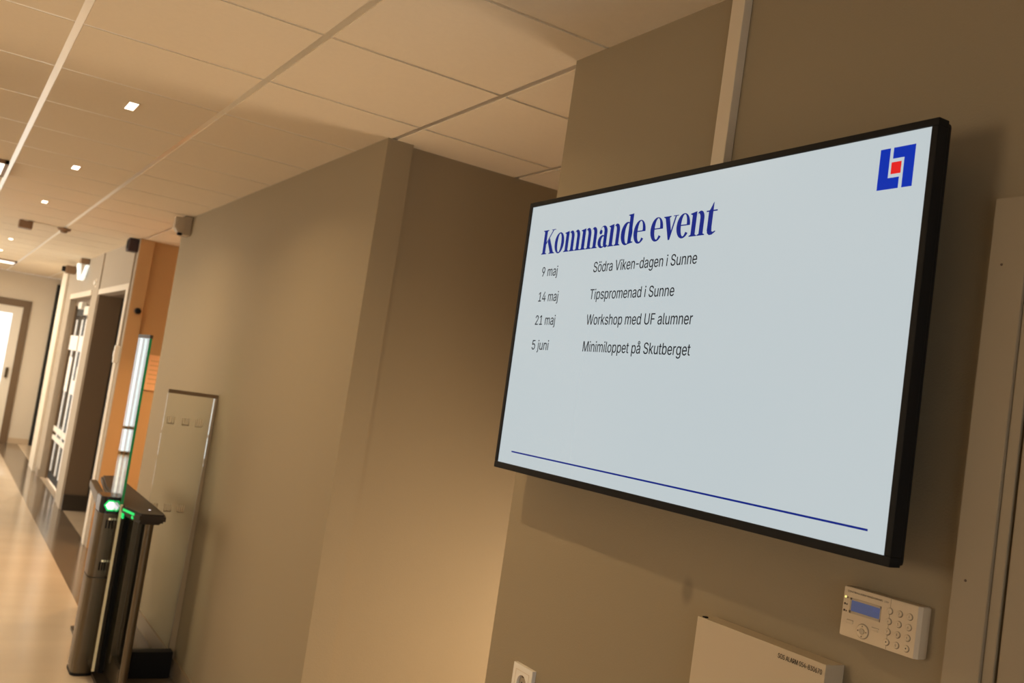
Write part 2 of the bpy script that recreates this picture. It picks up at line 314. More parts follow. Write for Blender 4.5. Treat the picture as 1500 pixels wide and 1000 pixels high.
    'k': '381|110,137,110,212,121,212,284,379,360,379,184,199,177,199|53,0,53,509,114,509,114,0|294,0,148,186,191,229,372,0',
    'l': '189|139,-2,119,-1,101,3,86,10,74,20,65,33,58,47,54,65,53,84,53,509,114,509,114,99,114,87,115,77,117,68,120,62,124,58,130,54,137,53,146,52,160,53,170,54,181,3,162,-1',
    'm': '610|53,0,53,379,112,379,112,295,108,295,112,310,118,323,125,335,132,346,141,355,151,363,161,370,172,376,183,380,195,384,207,386,219,386,239,385,257,380,273,372,287,361,299,347,309,331,316,314,321,295,312,295,317,308,322,321,329,332,337,343,347,353,357,361,368,369,381,375,394,380,407,383,422,385,437,386,453,385,468,383,483,378,497,372,510,364,522,354,532,342,541,328,548,313,553,296,556,276,557,255,557,0,496,0,496,254,494,273,490,289,483,302,473,313,460,321,447,326,433,329,419,330,406,330,395,328,384,324,374,320,365,314,358,307,351,299,345,290,341,280,338,270,336,259,335,247,335,0,274,0,274,260,273,275,269,288,262,301,253,311,242,320,229,326,215,329,199,330,188,330,178,328,168,325,158,320,148,314,140,307,132,299,126,289,121,278,117,266,114,253,114,238,114,0',
    'n': '410|114,227,114,0,53,0,53,379,112,379,112,287,102,287,112,312,124,332,137,349,152,362,169,372,187,379,207,383,227,384,246,383,264,380,280,376,295,369,309,360,321,349,332,336,341,321,348,304,353,285,356,264,357,240,357,0,296,0,296,235,295,256,290,275,283,291,273,304,260,315,246,323,229,328,210,329,197,328,184,326,172,322,161,317,150,311,141,303,133,293,126,283,121,271,117,257,114,243',
    'o': '415|207,-8,182,-7,159,-2,137,6,117,16,98,30,82,46,68,64,56,85,46,108,40,133,36,159,34,187,36,216,40,243,46,268,56,291,68,312,82,330,98,346,117,360,137,371,159,378,182,383,207,384,233,383,256,378,278,371,299,360,317,346,333,330,347,312,359,291,369,268,376,243,380,216,381,187,380,159,376,133,369,108,359,85,347,64,333,46,317,30,299,16,278,6,256,-2,233,-7|207,46,226,48,242,51,257,57,270,66,282,76,292,89,300,102,307,117,312,134,316,151,318,169,319,187,318,206,316,224,312,242,307,258,300,274,292,287,282,300,270,310,257,319,242,325,226,329,207,330,189,329,173,325,158,319,145,310,134,300,124,287,115,274,108,258,103,242,99,224,97,206,96,187,97,169,99,151,103,134,108,117,115,102,124,89,134,76,145,66,158,57,173,51,189,48',
    'p': '424|53,-143,53,379,112,379,112,319,118,319,137,346,144,353,152,360,161,367,171,373,183,378,197,381,212,384,229,384,252,383,274,378,294,371,313,361,330,347,345,332,359,313,370,293,379,270,385,245,389,218,390,189,389,160,385,133,379,108,370,84,359,64,346,45,330,29,313,16,294,5,274,-2,252,-7,229,-8,213,-7,198,-5,184,-1,173,4,162,10,153,17,145,24,138,31,118,59,114,59,114,-143|220,47,237,48,253,51,267,57,279,66,291,76,301,88,309,101,316,117,321,133,325,151,327,170,328,189,327,209,325,227,321,245,316,261,309,276,301,290,291,301,280,311,267,319,253,325,237,329,220,330,203,329,188,325,174,320,161,312,150,302,140,291,132,278,125,263,120,247,116,229,113,210,113,189,113,169,116,150,120,132,125,115,132,100,140,86,150,75,162,65,174,57,188,51,204,48',
    'r': '259|53,0,53,379,112,379,112,321,115,321,122,335,130,347,140,358,152,367,166,375,181,380,196,384,213,385,229,384,243,384,243,322,230,324,207,326,194,325,182,323,170,319,159,315,149,309,140,301,132,293,126,284,121,273,117,262,114,250,114,237,114,0',
    's': '365|182,-8,163,-7,145,-5,128,-2,112,3,98,10,84,18,72,27,62,38,53,50,45,63,40,78,36,94,94,107,99,92,105,79,114,69,124,60,136,54,150,49,165,46,181,45,200,46,217,50,232,55,244,62,255,71,262,81,267,91,268,103,267,112,265,121,260,129,254,136,246,142,237,147,225,151,212,155,149,170,125,177,104,186,87,196,72,208,61,222,53,237,48,255,47,274,48,290,51,305,57,319,65,332,75,343,87,354,100,363,115,370,131,377,149,381,167,384,187,384,206,384,223,381,239,378,254,372,267,366,279,358,290,349,299,339,307,328,314,316,319,303,324,290,268,277,264,288,258,298,251,307,243,316,232,323,219,328,205,331,187,333,171,332,156,329,143,324,131,317,121,308,114,299,110,289,109,277,110,267,112,258,117,250,124,243,133,237,144,232,157,227,172,223,229,209,254,202,275,194,292,183,306,171,317,158,325,142,330,125,331,107,330,90,326,75,321,61,312,47,302,35,290,24,276,15,260,6,242,0,223,-5,203,-7',
    't': '227|204,379,204,327,6,327,6,379|65,471,126,471,126,98,127,86,128,76,132,68,136,61,142,56,150,53,159,51,170,50,185,51,202,54,213,2,192,-3,168,-4,145,-3,125,2,107,10,92,21,80,35,72,52,67,71,65,93',
    'u': '410|182,-5,164,-4,146,-1,130,4,115,11,101,20,89,31,78,44,69,59,62,76,57,95,54,116,53,139,53,379,114,379,114,144,115,123,119,105,127,89,137,75,150,64,164,56,181,52,200,50,213,51,226,53,238,57,249,62,259,69,268,77,276,86,283,97,289,109,293,122,295,137,296,153,296,379,357,379,357,0,298,0,298,92,307,92,297,67,286,47,272,30,257,17,240,7,222,0,203,-4',
    'Ö': '533|267,-7,235,-5,205,1,177,11,150,25,126,42,105,63,86,88,70,115,57,146,48,179,42,215,40,254,42,293,48,329,57,362,70,393,86,421,105,445,126,466,150,484,177,498,205,508,235,514,267,516,299,514,329,508,357,498,384,484,408,466,429,445,448,421,464,393,477,362,486,329,491,293,493,254,491,215,486,179,477,146,464,115,448,88,429,63,408,42,384,25,357,11,329,1,299,-5|267,53,289,54,310,59,330,66,349,76,367,89,383,105,396,123,408,144,418,168,425,194,429,223,430,254,429,286,425,314,418,341,408,365,396,386,383,404,367,420,349,433,330,443,310,450,289,454,267,456,245,454,223,450,203,443,184,433,167,420,151,404,137,385,125,364,116,340,109,314,105,285,103,254,105,223,109,194,116,168,125,144,137,123,151,105,167,89,184,76,203,66,223,59,245,54|339,572,331,573,323,575,317,579,310,584,305,590,301,597,299,604,298,612,299,621,301,628,305,635,310,641,317,646,323,650,331,652,339,653,347,652,355,650,361,646,368,641,373,635,376,628,379,621,379,612,379,604,376,597,373,590,368,584,361,579,355,575,347,573|195,572,187,573,180,575,173,579,167,584,161,590,158,597,155,604,155,612,155,621,158,628,161,635,167,641,173,646,180,650,187,652,195,653,203,652,211,650,218,646,224,641,229,635,233,628,235,621,236,612,235,604,233,597,229,590,224,584,218,579,211,575,203,573',
    'å': '389|160,-9,142,-8,126,-5,110,-1,94,5,80,12,68,22,57,32,48,45,40,58,35,73,31,90,30,108,31,123,34,138,38,150,43,161,50,171,58,179,67,187,78,193,89,199,100,203,112,207,125,211,178,220,234,227,244,228,252,230,259,232,265,235,270,238,273,243,275,248,276,255,276,257,275,268,273,279,271,288,267,297,262,304,256,311,248,317,240,322,230,326,220,329,208,330,196,331,183,330,171,329,159,326,149,322,140,318,132,313,124,307,118,301,112,294,107,288,103,281,100,274,41,291,48,308,57,322,67,335,79,346,91,355,104,364,118,370,133,375,148,379,163,382,179,384,194,384,204,384,215,383,227,382,239,379,251,376,263,372,275,367,286,360,296,353,306,343,315,333,322,320,329,306,333,290,336,272,337,251,337,0,277,0,277,52,272,52,269,45,264,38,258,32,252,25,244,18,236,12,226,6,215,1,203,-3,190,-6,176,-8|170,45,187,46,202,49,216,53,228,59,239,66,248,74,257,83,263,93,269,104,272,115,275,126,276,138,276,190,273,188,270,186,265,184,259,182,231,176,200,171,175,168,165,166,154,164,144,162,134,159,125,155,117,150,110,145,103,139,98,132,95,124,93,115,92,105,92,95,94,87,98,79,102,72,107,66,114,61,121,56,130,52,139,49,149,47,159,46|189,404,177,405,166,407,155,411,145,416,135,422,126,429,119,438,112,447,107,457,103,467,101,478,100,490,101,501,103,512,107,522,112,532,119,541,126,550,135,557,145,563,155,568,166,572,177,574,189,575,201,574,213,572,224,568,234,563,243,557,252,550,260,541,266,532,271,522,275,512,277,501,278,490,277,478,275,467,271,457,266,447,260,438,252,429,243,422,234,416,224,411,213,407,201,405|189,447,198,448,206,450,213,454,219,460,225,466,229,473,231,481,232,490,231,498,229,506,225,513,219,519,213,525,206,529,198,531,189,532,181,531,173,529,166,525,159,519,154,513,150,506,148,498,147,490,148,481,150,473,154,466,159,460,166,454,173,450,181,448',
    'ö': '415|207,-8,182,-7,159,-2,137,6,117,16,98,30,82,46,68,64,56,85,46,108,40,133,36,159,34,187,36,216,40,243,46,268,56,291,68,312,82,330,98,346,117,360,137,371,159,378,182,383,207,384,233,383,256,378,278,371,299,360,317,346,333,330,347,312,359,291,369,268,376,243,380,216,381,187,380,159,376,133,369,108,359,85,347,64,333,46,317,30,299,16,278,6,256,-2,233,-7|207,46,226,48,242,51,257,57,270,66,282,76,292,89,300,102,307,117,312,134,316,151,318,169,319,187,318,206,316,224,312,242,307,258,300,274,292,287,282,300,270,310,257,319,242,325,226,329,207,330,189,329,173,325,158,319,145,310,134,300,124,287,115,274,108,258,103,242,99,224,97,206,96,187,97,169,99,151,103,134,108,117,115,102,124,89,134,76,145,66,158,57,173,51,189,48|279,443,271,444,264,446,257,449,251,455,245,461,242,468,239,475,239,483,239,491,242,499,245,505,251,512,257,517,264,520,271,523,279,523,287,523,295,520,302,517,308,512,313,505,317,499,319,491,320,483,319,475,317,468,313,461,308,455,302,449,295,446,287,444|136,443,127,444,120,446,113,449,107,455,102,461,98,468,96,475,95,483,96,491,98,499,102,505,107,512,113,517,120,520,127,523,136,523,144,523,151,520,158,517,164,512,169,505,173,499,175,491,176,483,175,475,173,468,169,461,164,455,158,449,151,446,144,444',
    ' ': '188|'
}
CAPH = 0.509


def text_mesh(name, body, m, parent, x, y, width, cap, z=0.0, align='left', lift=0.0003, bold=0.0):
    """flat lettering: left (or right) edge x, baseline y, total width and capital height given"""
    loops, pen = [], 0
    for ch in body:
        rec = GLYPHS[ch].split('|')
        for q in rec[1:]:
            if q:
                v = [int(t) for t in q.split(',')]
                loops.append([(pen + v[i], v[i + 1]) for i in range(0, len(v), 2)])
        pen += int(rec[0])
    xs = [p[0] for q in loops for p in q]
    x0, x1 = min(xs), max(xs)
    sx = width / (x1 - x0)
    sy = cap / (CAPH * 1000)
    ox = x if align == 'left' else x - width
    def area(q):
        return sum(q[i - 1][0] * q[i][1] - q[i][0] * q[i - 1][1] for i in range(len(q))) / 2

    def inside(p, q):
        c = False
        for i in range(len(q)):
            (xa, ya), (xb, yb) = q[i - 1], q[i]
            if (ya > p[1]) != (yb > p[1]) and p[0] < (xb - xa) * (p[1] - ya) / (yb - ya) + xa:
                c = not c
        return c
    sign = area(max(loops, key=lambda q: abs(area(q))))
    outer = [q for q in loops if area(q) * sign > 0]
    holes = [q for q in loops if area(q) * sign <= 0]
    bm = bmesh.new()
    strokes = [(q, d) for q in outer for d in ((-bold, bold) if bold else (0,))]
    for q, dx in strokes:          # overlapping strokes of one letter are filled one by one
        cu = bpy.data.curves.new(name, 'CURVE')
        cu.dimensions = '2D'
        cu.fill_mode = 'BOTH'
        for r in [q] + [h for h in holes if inside(h[0], q)]:
            sp = cu.splines.new('POLY')
            sp.points.add(len(r) - 1)
            sp.use_cyclic_u = True
            for i, p in enumerate(r):
                sp.points[i].co = (ox + (p[0] - x0) * sx + dx, y + p[1] * sy, 0, 1)
        tmp = bpy.data.objects.new(name, cu)
        me = tmp.to_mesh()
        bm.from_mesh(me)
        tmp.to_mesh_clear()
        bpy.data.objects.remove(tmp)
        bpy.data.curves.remove(cu)
    me = bpy.data.meshes.new(name)
    bm.to_mesh(me)
    bm.free()
    for v in me.vertices:
        v.co.z = z + lift
    me.materials.clear()
    me.materials.append(m)
    o = bpy.data.objects.new(name, me)
    COL.objects.link(o)
    o.parent = parent
    return o


# ------------------------------------------------------------------ materials
M = {}
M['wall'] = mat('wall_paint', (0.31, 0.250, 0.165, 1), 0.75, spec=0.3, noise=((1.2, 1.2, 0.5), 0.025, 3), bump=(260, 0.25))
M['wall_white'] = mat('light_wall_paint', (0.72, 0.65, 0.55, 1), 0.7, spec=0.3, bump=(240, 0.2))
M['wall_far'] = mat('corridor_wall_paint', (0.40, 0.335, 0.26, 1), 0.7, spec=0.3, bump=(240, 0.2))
M['orange'] = mat('orange_wall', (0.55, 0.34, 0.16, 1), 0.65, spec=0.3)
M['orange_pale'] = mat('pale_orange_board', (0.85, 0.50, 0.27, 1), 0.6)
M['tile'] = mat('ceiling_tile', (0.80, 0.70, 0.55, 1), 0.85, spec=0.2, noise=((60, 60, 60), 0.03, 4), bump=(420, 0.35))
M['grid'] = mat('ceiling_grid', (0.95, 0.92, 0.87, 1), 0.30, metal=0.8)
M['plenum'] = mat('plenum', (0.05, 0.045, 0.04, 1), 0.9)
M['trim'] = mat('painted_trim', (0.33, 0.265, 0.18, 1), 0.5)
M['leaf'] = mat('door_leaf_paint', (0.33, 0.265, 0.18, 1), 0.5)
M['duct'] = mat('white_plastic_duct', (0.66, 0.56, 0.42, 1), 0.45)
M['dark_gap'] = mat('dark_gap', (0.012, 0.012, 0.012, 1), 0.7)
M['base'] = mat('baseboard_stone', (0.30, 0.23, 0.16, 1), 0.5, noise=((4, 4, 4), 0.15, 4))
M['base_light'] = mat('baseboard_light', (0.60, 0.47, 0.33, 1), 0.5)
M['floor'] = mat('travertine', (0.60, 0.49, 0.37, 1), 0.17, spec=0.5, noise=((0.45, 2.6, 1), 0.16, 8))
M['band'] = mat('dark_stone_band', (0.17, 0.13, 0.095, 1), 0.14, spec=0.5, noise=((3, 2.2, 1), 0.28, 6))
M['reveal'] = mat('dark_brown_panel', (0.20, 0.135, 0.08, 1), 0.55)
M['black'] = mat('black_plastic', (0.010, 0.010, 0.011, 1), 0.5, spec=0.15)
M['black_gloss'] = mat('black_gloss', (0.012, 0.012, 0.012, 1), 0.18)
M['frame_brown'] = mat('brown_frame', (0.16, 0.105, 0.06, 1), 0.5)
M['white'] = mat('white_paint', (0.83, 0.79, 0.72, 1), 0.5)
M['plastic'] = mat('cream_plastic', (0.66, 0.54, 0.385, 1), 0.45)
M['boxmetal'] = mat('cream_metal', (0.56, 0.46, 0.325, 1), 0.45, bump=(500, 0.1))
M['grey_plastic'] = mat('grey_plastic', (0.46, 0.38, 0.28, 1), 0.5)
M['groove'] = mat('groove', (0.20, 0.15, 0.10, 1), 0.6)
M['ink'] = mat('black_ink', (0.015, 0.013, 0.012, 1), 0.6)
M['ink_brown'] = mat('brown_ink', (0.10, 0.06, 0.04, 1), 0.6)
M['steel'] = mat('brushed_steel', (0.14, 0.11, 0.072, 1), 0.32, metal=0.85, noise=((30, 30, 0.6), 0.12, 3))
M['steel_dark'] = mat('dark_steel', (0.07, 0.055, 0.04, 1), 0.4, metal=0.5)
M['cap'] = mat('dark_brown_cap', (0.026, 0.019, 0.014, 1), 0.42, spec=0.3)
M['glass'] = glass_mat('clear_glass', (0.975, 0.985, 0.965, 1))
M['glass_wing'] = glass_mat('wing_glass', (0.90, 0.97, 0.92, 1), ior=1.65)
M['glass_edge'] = mat('green_glass_edge', (0.02, 0.30, 0.12, 1), 0.25)
M['glass_edge_reflection'] = mat('painted_edge_reflection', (0.72, 0.70, 0.52, 1), 0.3)
M['green_led'] = mat('green_led', (0.0, 0.3, 0.08, 1), 0.4, emit=(0.0, 0.62, 0.12, 1), estr=1.1)
M['white_led'] = mat('white_led', (0.8, 0.8, 0.8, 1), 0.4, emit=(0.95, 0.9, 1.0, 1), estr=1.0)
M['lamp'] = mat('lamp_lens', (0.9, 0.85, 0.8, 1), 0.4, emit=(1.0, 0.88, 0.74, 1), estr=4.0)
M['panel_lamp'] = mat('light_panel', (0.9, 0.9, 0.88, 1), 0.4, emit=(1.0, 0.93, 0.84, 1), estr=1.6)
M['sign_glow'] = mat('sign_glow', (0.8, 0.85, 0.82, 1), 0.4, emit=(0.86, 0.95, 0.93, 1), estr=0.72)
M['paper'] = mat('white_paper', (0.88, 0.86, 0.84, 1), 0.7)
M['red_paper'] = mat('red_paper', (0.35, 0.03, 0.04, 1), 0.7)
M['maroon'] = mat('dark_maroon', (0.030, 0.013, 0.016, 1), 0.5)
M['brown_plastic'] = mat('brown_plastic', (0.26, 0.16, 0.09, 1), 0.5)
M['frost_and_gap'] = mat('frosted_film_and_gap', (0.88, 0.87, 0.86, 1), 0.6)  # the door's frosted band, and its painted bright gaps



def dark_spot_wall():  # copy of the wall paint with one soft dark spot
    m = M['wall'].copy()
    m.name = 'wall_paint_dark_spot'
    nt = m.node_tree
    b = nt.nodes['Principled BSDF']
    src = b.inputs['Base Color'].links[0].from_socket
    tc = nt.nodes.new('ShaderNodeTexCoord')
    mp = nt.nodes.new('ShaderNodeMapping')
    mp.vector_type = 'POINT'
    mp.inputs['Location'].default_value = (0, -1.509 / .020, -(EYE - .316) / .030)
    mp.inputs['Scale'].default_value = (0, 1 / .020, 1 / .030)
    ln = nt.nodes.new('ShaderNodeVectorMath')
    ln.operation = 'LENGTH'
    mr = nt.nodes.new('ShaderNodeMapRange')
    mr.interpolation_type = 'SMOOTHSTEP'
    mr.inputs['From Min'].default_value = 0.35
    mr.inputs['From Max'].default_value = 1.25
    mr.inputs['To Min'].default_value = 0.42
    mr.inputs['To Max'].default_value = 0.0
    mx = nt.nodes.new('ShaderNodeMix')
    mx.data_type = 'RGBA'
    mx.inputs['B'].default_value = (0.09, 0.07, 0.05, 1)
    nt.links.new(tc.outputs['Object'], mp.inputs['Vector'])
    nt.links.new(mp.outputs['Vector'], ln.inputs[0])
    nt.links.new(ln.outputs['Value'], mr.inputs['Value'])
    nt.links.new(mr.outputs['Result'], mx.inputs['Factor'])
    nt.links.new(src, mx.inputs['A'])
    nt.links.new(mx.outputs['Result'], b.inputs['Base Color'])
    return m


M['wall_spotted'] = dark_spot_wall()

# ------------------------------------------------------------------ setting: floor, ceiling, walls
XL, XR, YB, YE = -3.2, 3.4, -3.2, 17.1


def build_floor():
    m = MB()
    m.box((XL - .2, YB - .2, -0.12), (1.10, YE + .2, 0.0))
    m.box((1.42, YB - .2, -0.12), (XR + .2, YE + .2, 0.0))
    structure(m.build('floor', M['floor']))
    b = MB().box((1.10, YB - .2, -0.12), (1.42, YE + .2, 0.0))
    structure(b.build('floor_border', M['band']))


def build_ceiling():
    gx0, gy0, s = 0.2304, 2.0897, 0.6
    xs = [gx0 + s * k for k in range(-6, 6)]
    ys = [gy0 + s * k for k in range(-9, 26)]
    t = MB()
    for i in range(len(xs) - 1):
        for j in range(len(ys) - 1):
            lo = (max(xs[i] + .0125, XL), max(ys[j] + .0075, YB), CEIL)
            hi = (min(xs[i + 1] - .0125, XR), min(ys[j + 1] - .0075, YE), CEIL + .02)
            if hi[0] > lo[0] and hi[1] > lo[1]:
                t.box(lo, hi)
    structure(t.build('ceiling', M['tile']))
    g = MB()
    for x in xs:
        g.box((x - .0118, YB, CEIL + .0025), (x + .0118, YE, CEIL + .03))
    for y in ys:
        for k in range(len(xs) - 1):
            g.box((xs[k] + .0125, y - .0068, CEIL + .001), (xs[k + 1] - .0125, y + .0068, CEIL + .028))
    structure(g.build('ceiling_grid', M['grid']))
    sbox('ceiling_slab', (XL - .2, YB - .2, CEIL + .035), (XR + .2, YE + .2, CEIL + .12), M['plenum'])


build_floor()
build_ceiling()

LEFT_WINDOWS = ((1.95, 3.05, .95), (5.7, 8.1, .42), (9.0, 14.6, .42))
Y_A, Y_B0, Y_B1, Y_C = 2.235, 3.54, 7.20, 8.87
DY = 0.855      # hinge-side edge of the near door opening


def build_walls():
    # wall carrying the television, with the near door's opening
    m = MB()
    m.box((WX, DY, 0), (WX + .18, Y_A, CEIL))
    m.box((WX, -0.14, 2.12), (WX + .18, DY, CEIL))
    m.box((WX, YB, 0), (WX + .18, -0.14, CEIL))
    m.box((WX + .18, Y_A - .15, 0), (XR, Y_A, CEIL))
    structure(m.build('wall_right', M['wall_spotted']))
    # niche between the two wall blocks
    sbox('wall_niche', (1.515, 3.58, 0), (XR, 3.72, CEIL), M['wall'])
    m = MB()
    m.box((XR, Y_A - .2, 0), (XR + .1, 2.38, CEIL))
    m.box((XR, 2.38, 0), (XR + .1, 3.48, .2))
    m.box((XR, 2.38, 1.1), (XR + .1, 3.48, CEIL))
    m.box((XR, 3.48, 0), (XR + .1, 9.2, CEIL))
    structure(m.build('wall_niche_side', M['wall']))
    sbox('wall_right_middle', (WX, Y_B0, 0), (1.515, Y_B1, CEIL), M['wall'])
    sbox('wall_alcove_side', (1.515, 7.08, 0), (XR, Y_B1, CEIL), M['orange'])
    m = MB()
    m.box((1.52, Y_C + .035, 0), (XR, Y_C + .2, CEIL))
    m.box((WX + .004, Y_C, 0), (1.52, Y_C + .12, CEIL))
    structure(m.build('wall_alcove', M['orange']))
    # corridor wall with two deep openings
    m = MB()
    x0, x1 = WX, 1.50
    m.box((x0, Y_C + .01, 0), (x1, 9.13, CEIL))
    m.box((x0, 9.13, 2.245), (x1, 10.85, CEIL))
    m.box((x0, 10.85, 0), (x1, 11.42, CEIL))
    m.box((x0 - .012, 10.87, 0), (x0, 11.10, CEIL))
    m.box((x0, 11.42, 2.25), (x1, 13.30, CEIL))
    m.box((x0, 13.30, 0), (x1, 13.85, CEIL))
    m.box((1.66, 14.4, 0), (1.78, YE, CEIL))
    structure(m.build('wall_right_far', M['wall_far']))
    m = MB()
    m.box((x0 - .03, 13.85, 0), (1.70, 14.4, CEIL))
    m.box((x0 - .01, 9.00, 0), (x0, 9.13, 2.30))
    m.box((x0 - .01, 9.13, 2.245), (x0, 10.85, 2.30))
    m.box((x0 - .01, 11.42, 2.25), (x0, 13.30, 2.31))
    structure(m.build('trim_1', M['wall_white']))
    # deep brown reveal of the first opening
    m = MB()
    m.box((x1, 10.85, 0), (1.66, 10.99, 2.4))
    m.box((WX + .004, 10.835, 0.16), (1.63, 10.85, 2.245))
    m.box((x1, 9.0, 2.245), (1.66, 10.9, 2.4))
    structure(m.build('trim_2', M['reveal']))
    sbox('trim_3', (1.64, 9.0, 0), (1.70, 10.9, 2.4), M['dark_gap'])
    sbox('baseboard_reveal', (WX + .004, 10.80, 0), (1.64, 10.85, 0.16), M['steel_dark'])
    # end wall with the visible door and a glazed entrance to its left
    m = MB()
    m.box((1.26, YE, 0), (1.80, YE + .2, CEIL))
    m.box((0.20, YE, 2.26), (1.26, YE + .2, CEIL))
    m.box((-0.35, YE, 0), (0.20, YE + .2, CEIL))
    m.box((-2.0, YE, 2.35), (-0.35, YE + .2, CEIL))
    m.box((XL, YE, 0), (-2.0, YE + .2, CEIL))
    structure(m.build('wall_end', M['wall_white']))
    # left wall with three windows
    m = MB()
    for a, b, z in LEFT_WINDOWS:
        m.box((XL - .2, a, 0), (XL, b, z))
        m.box((XL - .2, a, 2.26), (XL, b, CEIL))
    edges = [YB] + [t for w in LEFT_WINDOWS for t in w[:2]] + [YE]
    for a, b in zip(edges[0::2], edges[1::2]):
        m.box((XL - .2, a, 0), (XL, b, CEIL))
    structure(m.build('wall_left', M['wall_white']))
    # rear wall with a wide window
    m = MB()
    m.box((XL, YB - .2, 0), (XR, YB, 0.12))
    m.box((XL, YB - .2, 2.30), (XR, YB, CEIL))
    m.box((XL, YB - .2, 0.12), (-2.8, YB, 2.30))
    m.box((1.0, YB - .2, 0.12), (XR, YB, 2.30))
    structure(m.build('wall_back', M['wall_white']))
    # baseboards
    sbox('baseboard_right_middle', (WX - .012, Y_B0, 0), (WX, Y_B1, 0.09), M['base'])
    sbox('baseboard_right', (WX - .012, DY + .07, 0), (WX, Y_A, 0.09), M['base'])
    sbox('baseboard_end', (1.27, YE - .012, 0), (1.57, YE, 0.09), M['base_light'])
    sbox('baseboard_niche', (1.516, 3.568, 0), (XR, 3.58, 0.09), M['base'])
    sbox('baseboard_right_far', (WX - .012, 13.32, 0), (WX, 13.6, 0.09), M['base'])


build_walls()


def build_windows():
    n = 0
    for a, b, zb in LEFT_WINDOWS:
        n += 1
        fr = MB()
        for z in (zb, 2.20):
            fr.box((XL - .12, a, z), (XL - .02, b, z + .06))
        k = max(1, round((b - a) / 1.3))
        for i in range(k + 1):
            y = a + (b - a) * i / k
            fr.box((XL - .115, max(a, y - .03), zb + .06), (XL - .025, min(b, y + .03), 2.20))
        w = structure(fr.build('window_%d' % n, M['frame_brown']))
        MB().box((XL - .075, a, zb + .03), (XL - .065, b, 2.23)).build('pane', M['glass'], w)
    fr = MB()
    for x in (-2.8, -1.55, -0.3, 0.95):
        fr.box((x, YB - .12, .12), (x + .05, YB - .02, 2.30))
    for z in (.12, 2.25):
        fr.box((-2.8, YB - .12, z), (1.0, YB - .02, z + .05))
    w = structure(fr.build('window_4', M['frame_brown']))
    MB().box((-2.78, YB - .075, .14), (.98, YB - .065, 2.28)).build('pane', M['glass'], w)
    fr = MB()
    for z in (.2, 1.05):
        fr.box((XR + .03, 2.38, z), (XR + .09, 3.48, z + .05))
    for y in (2.38, 3.43):
        fr.box((XR + .031, y, .25), (XR + .089, y + .05, 1.05))
    structure(fr.build('window_6', M['frame_brown']))
    fr = MB()
    for x in (-2.0, -0.72, -0.40):
        fr.box((x, YE + .02, 0.05), (x + .05, YE + .12, 2.30))
    for z in (0.0, 0.42, 2.30):
        fr.box((-2.0, YE + .021, z), (-.35, YE + .119, z + .05))
    w = structure(fr.build('window_5', M['frame_brown']))
    MB().box((-1.98, YE + .065, .03), (-.37, YE + .075, 2.33)).build('pane', M['glass'], w)


build_windows()


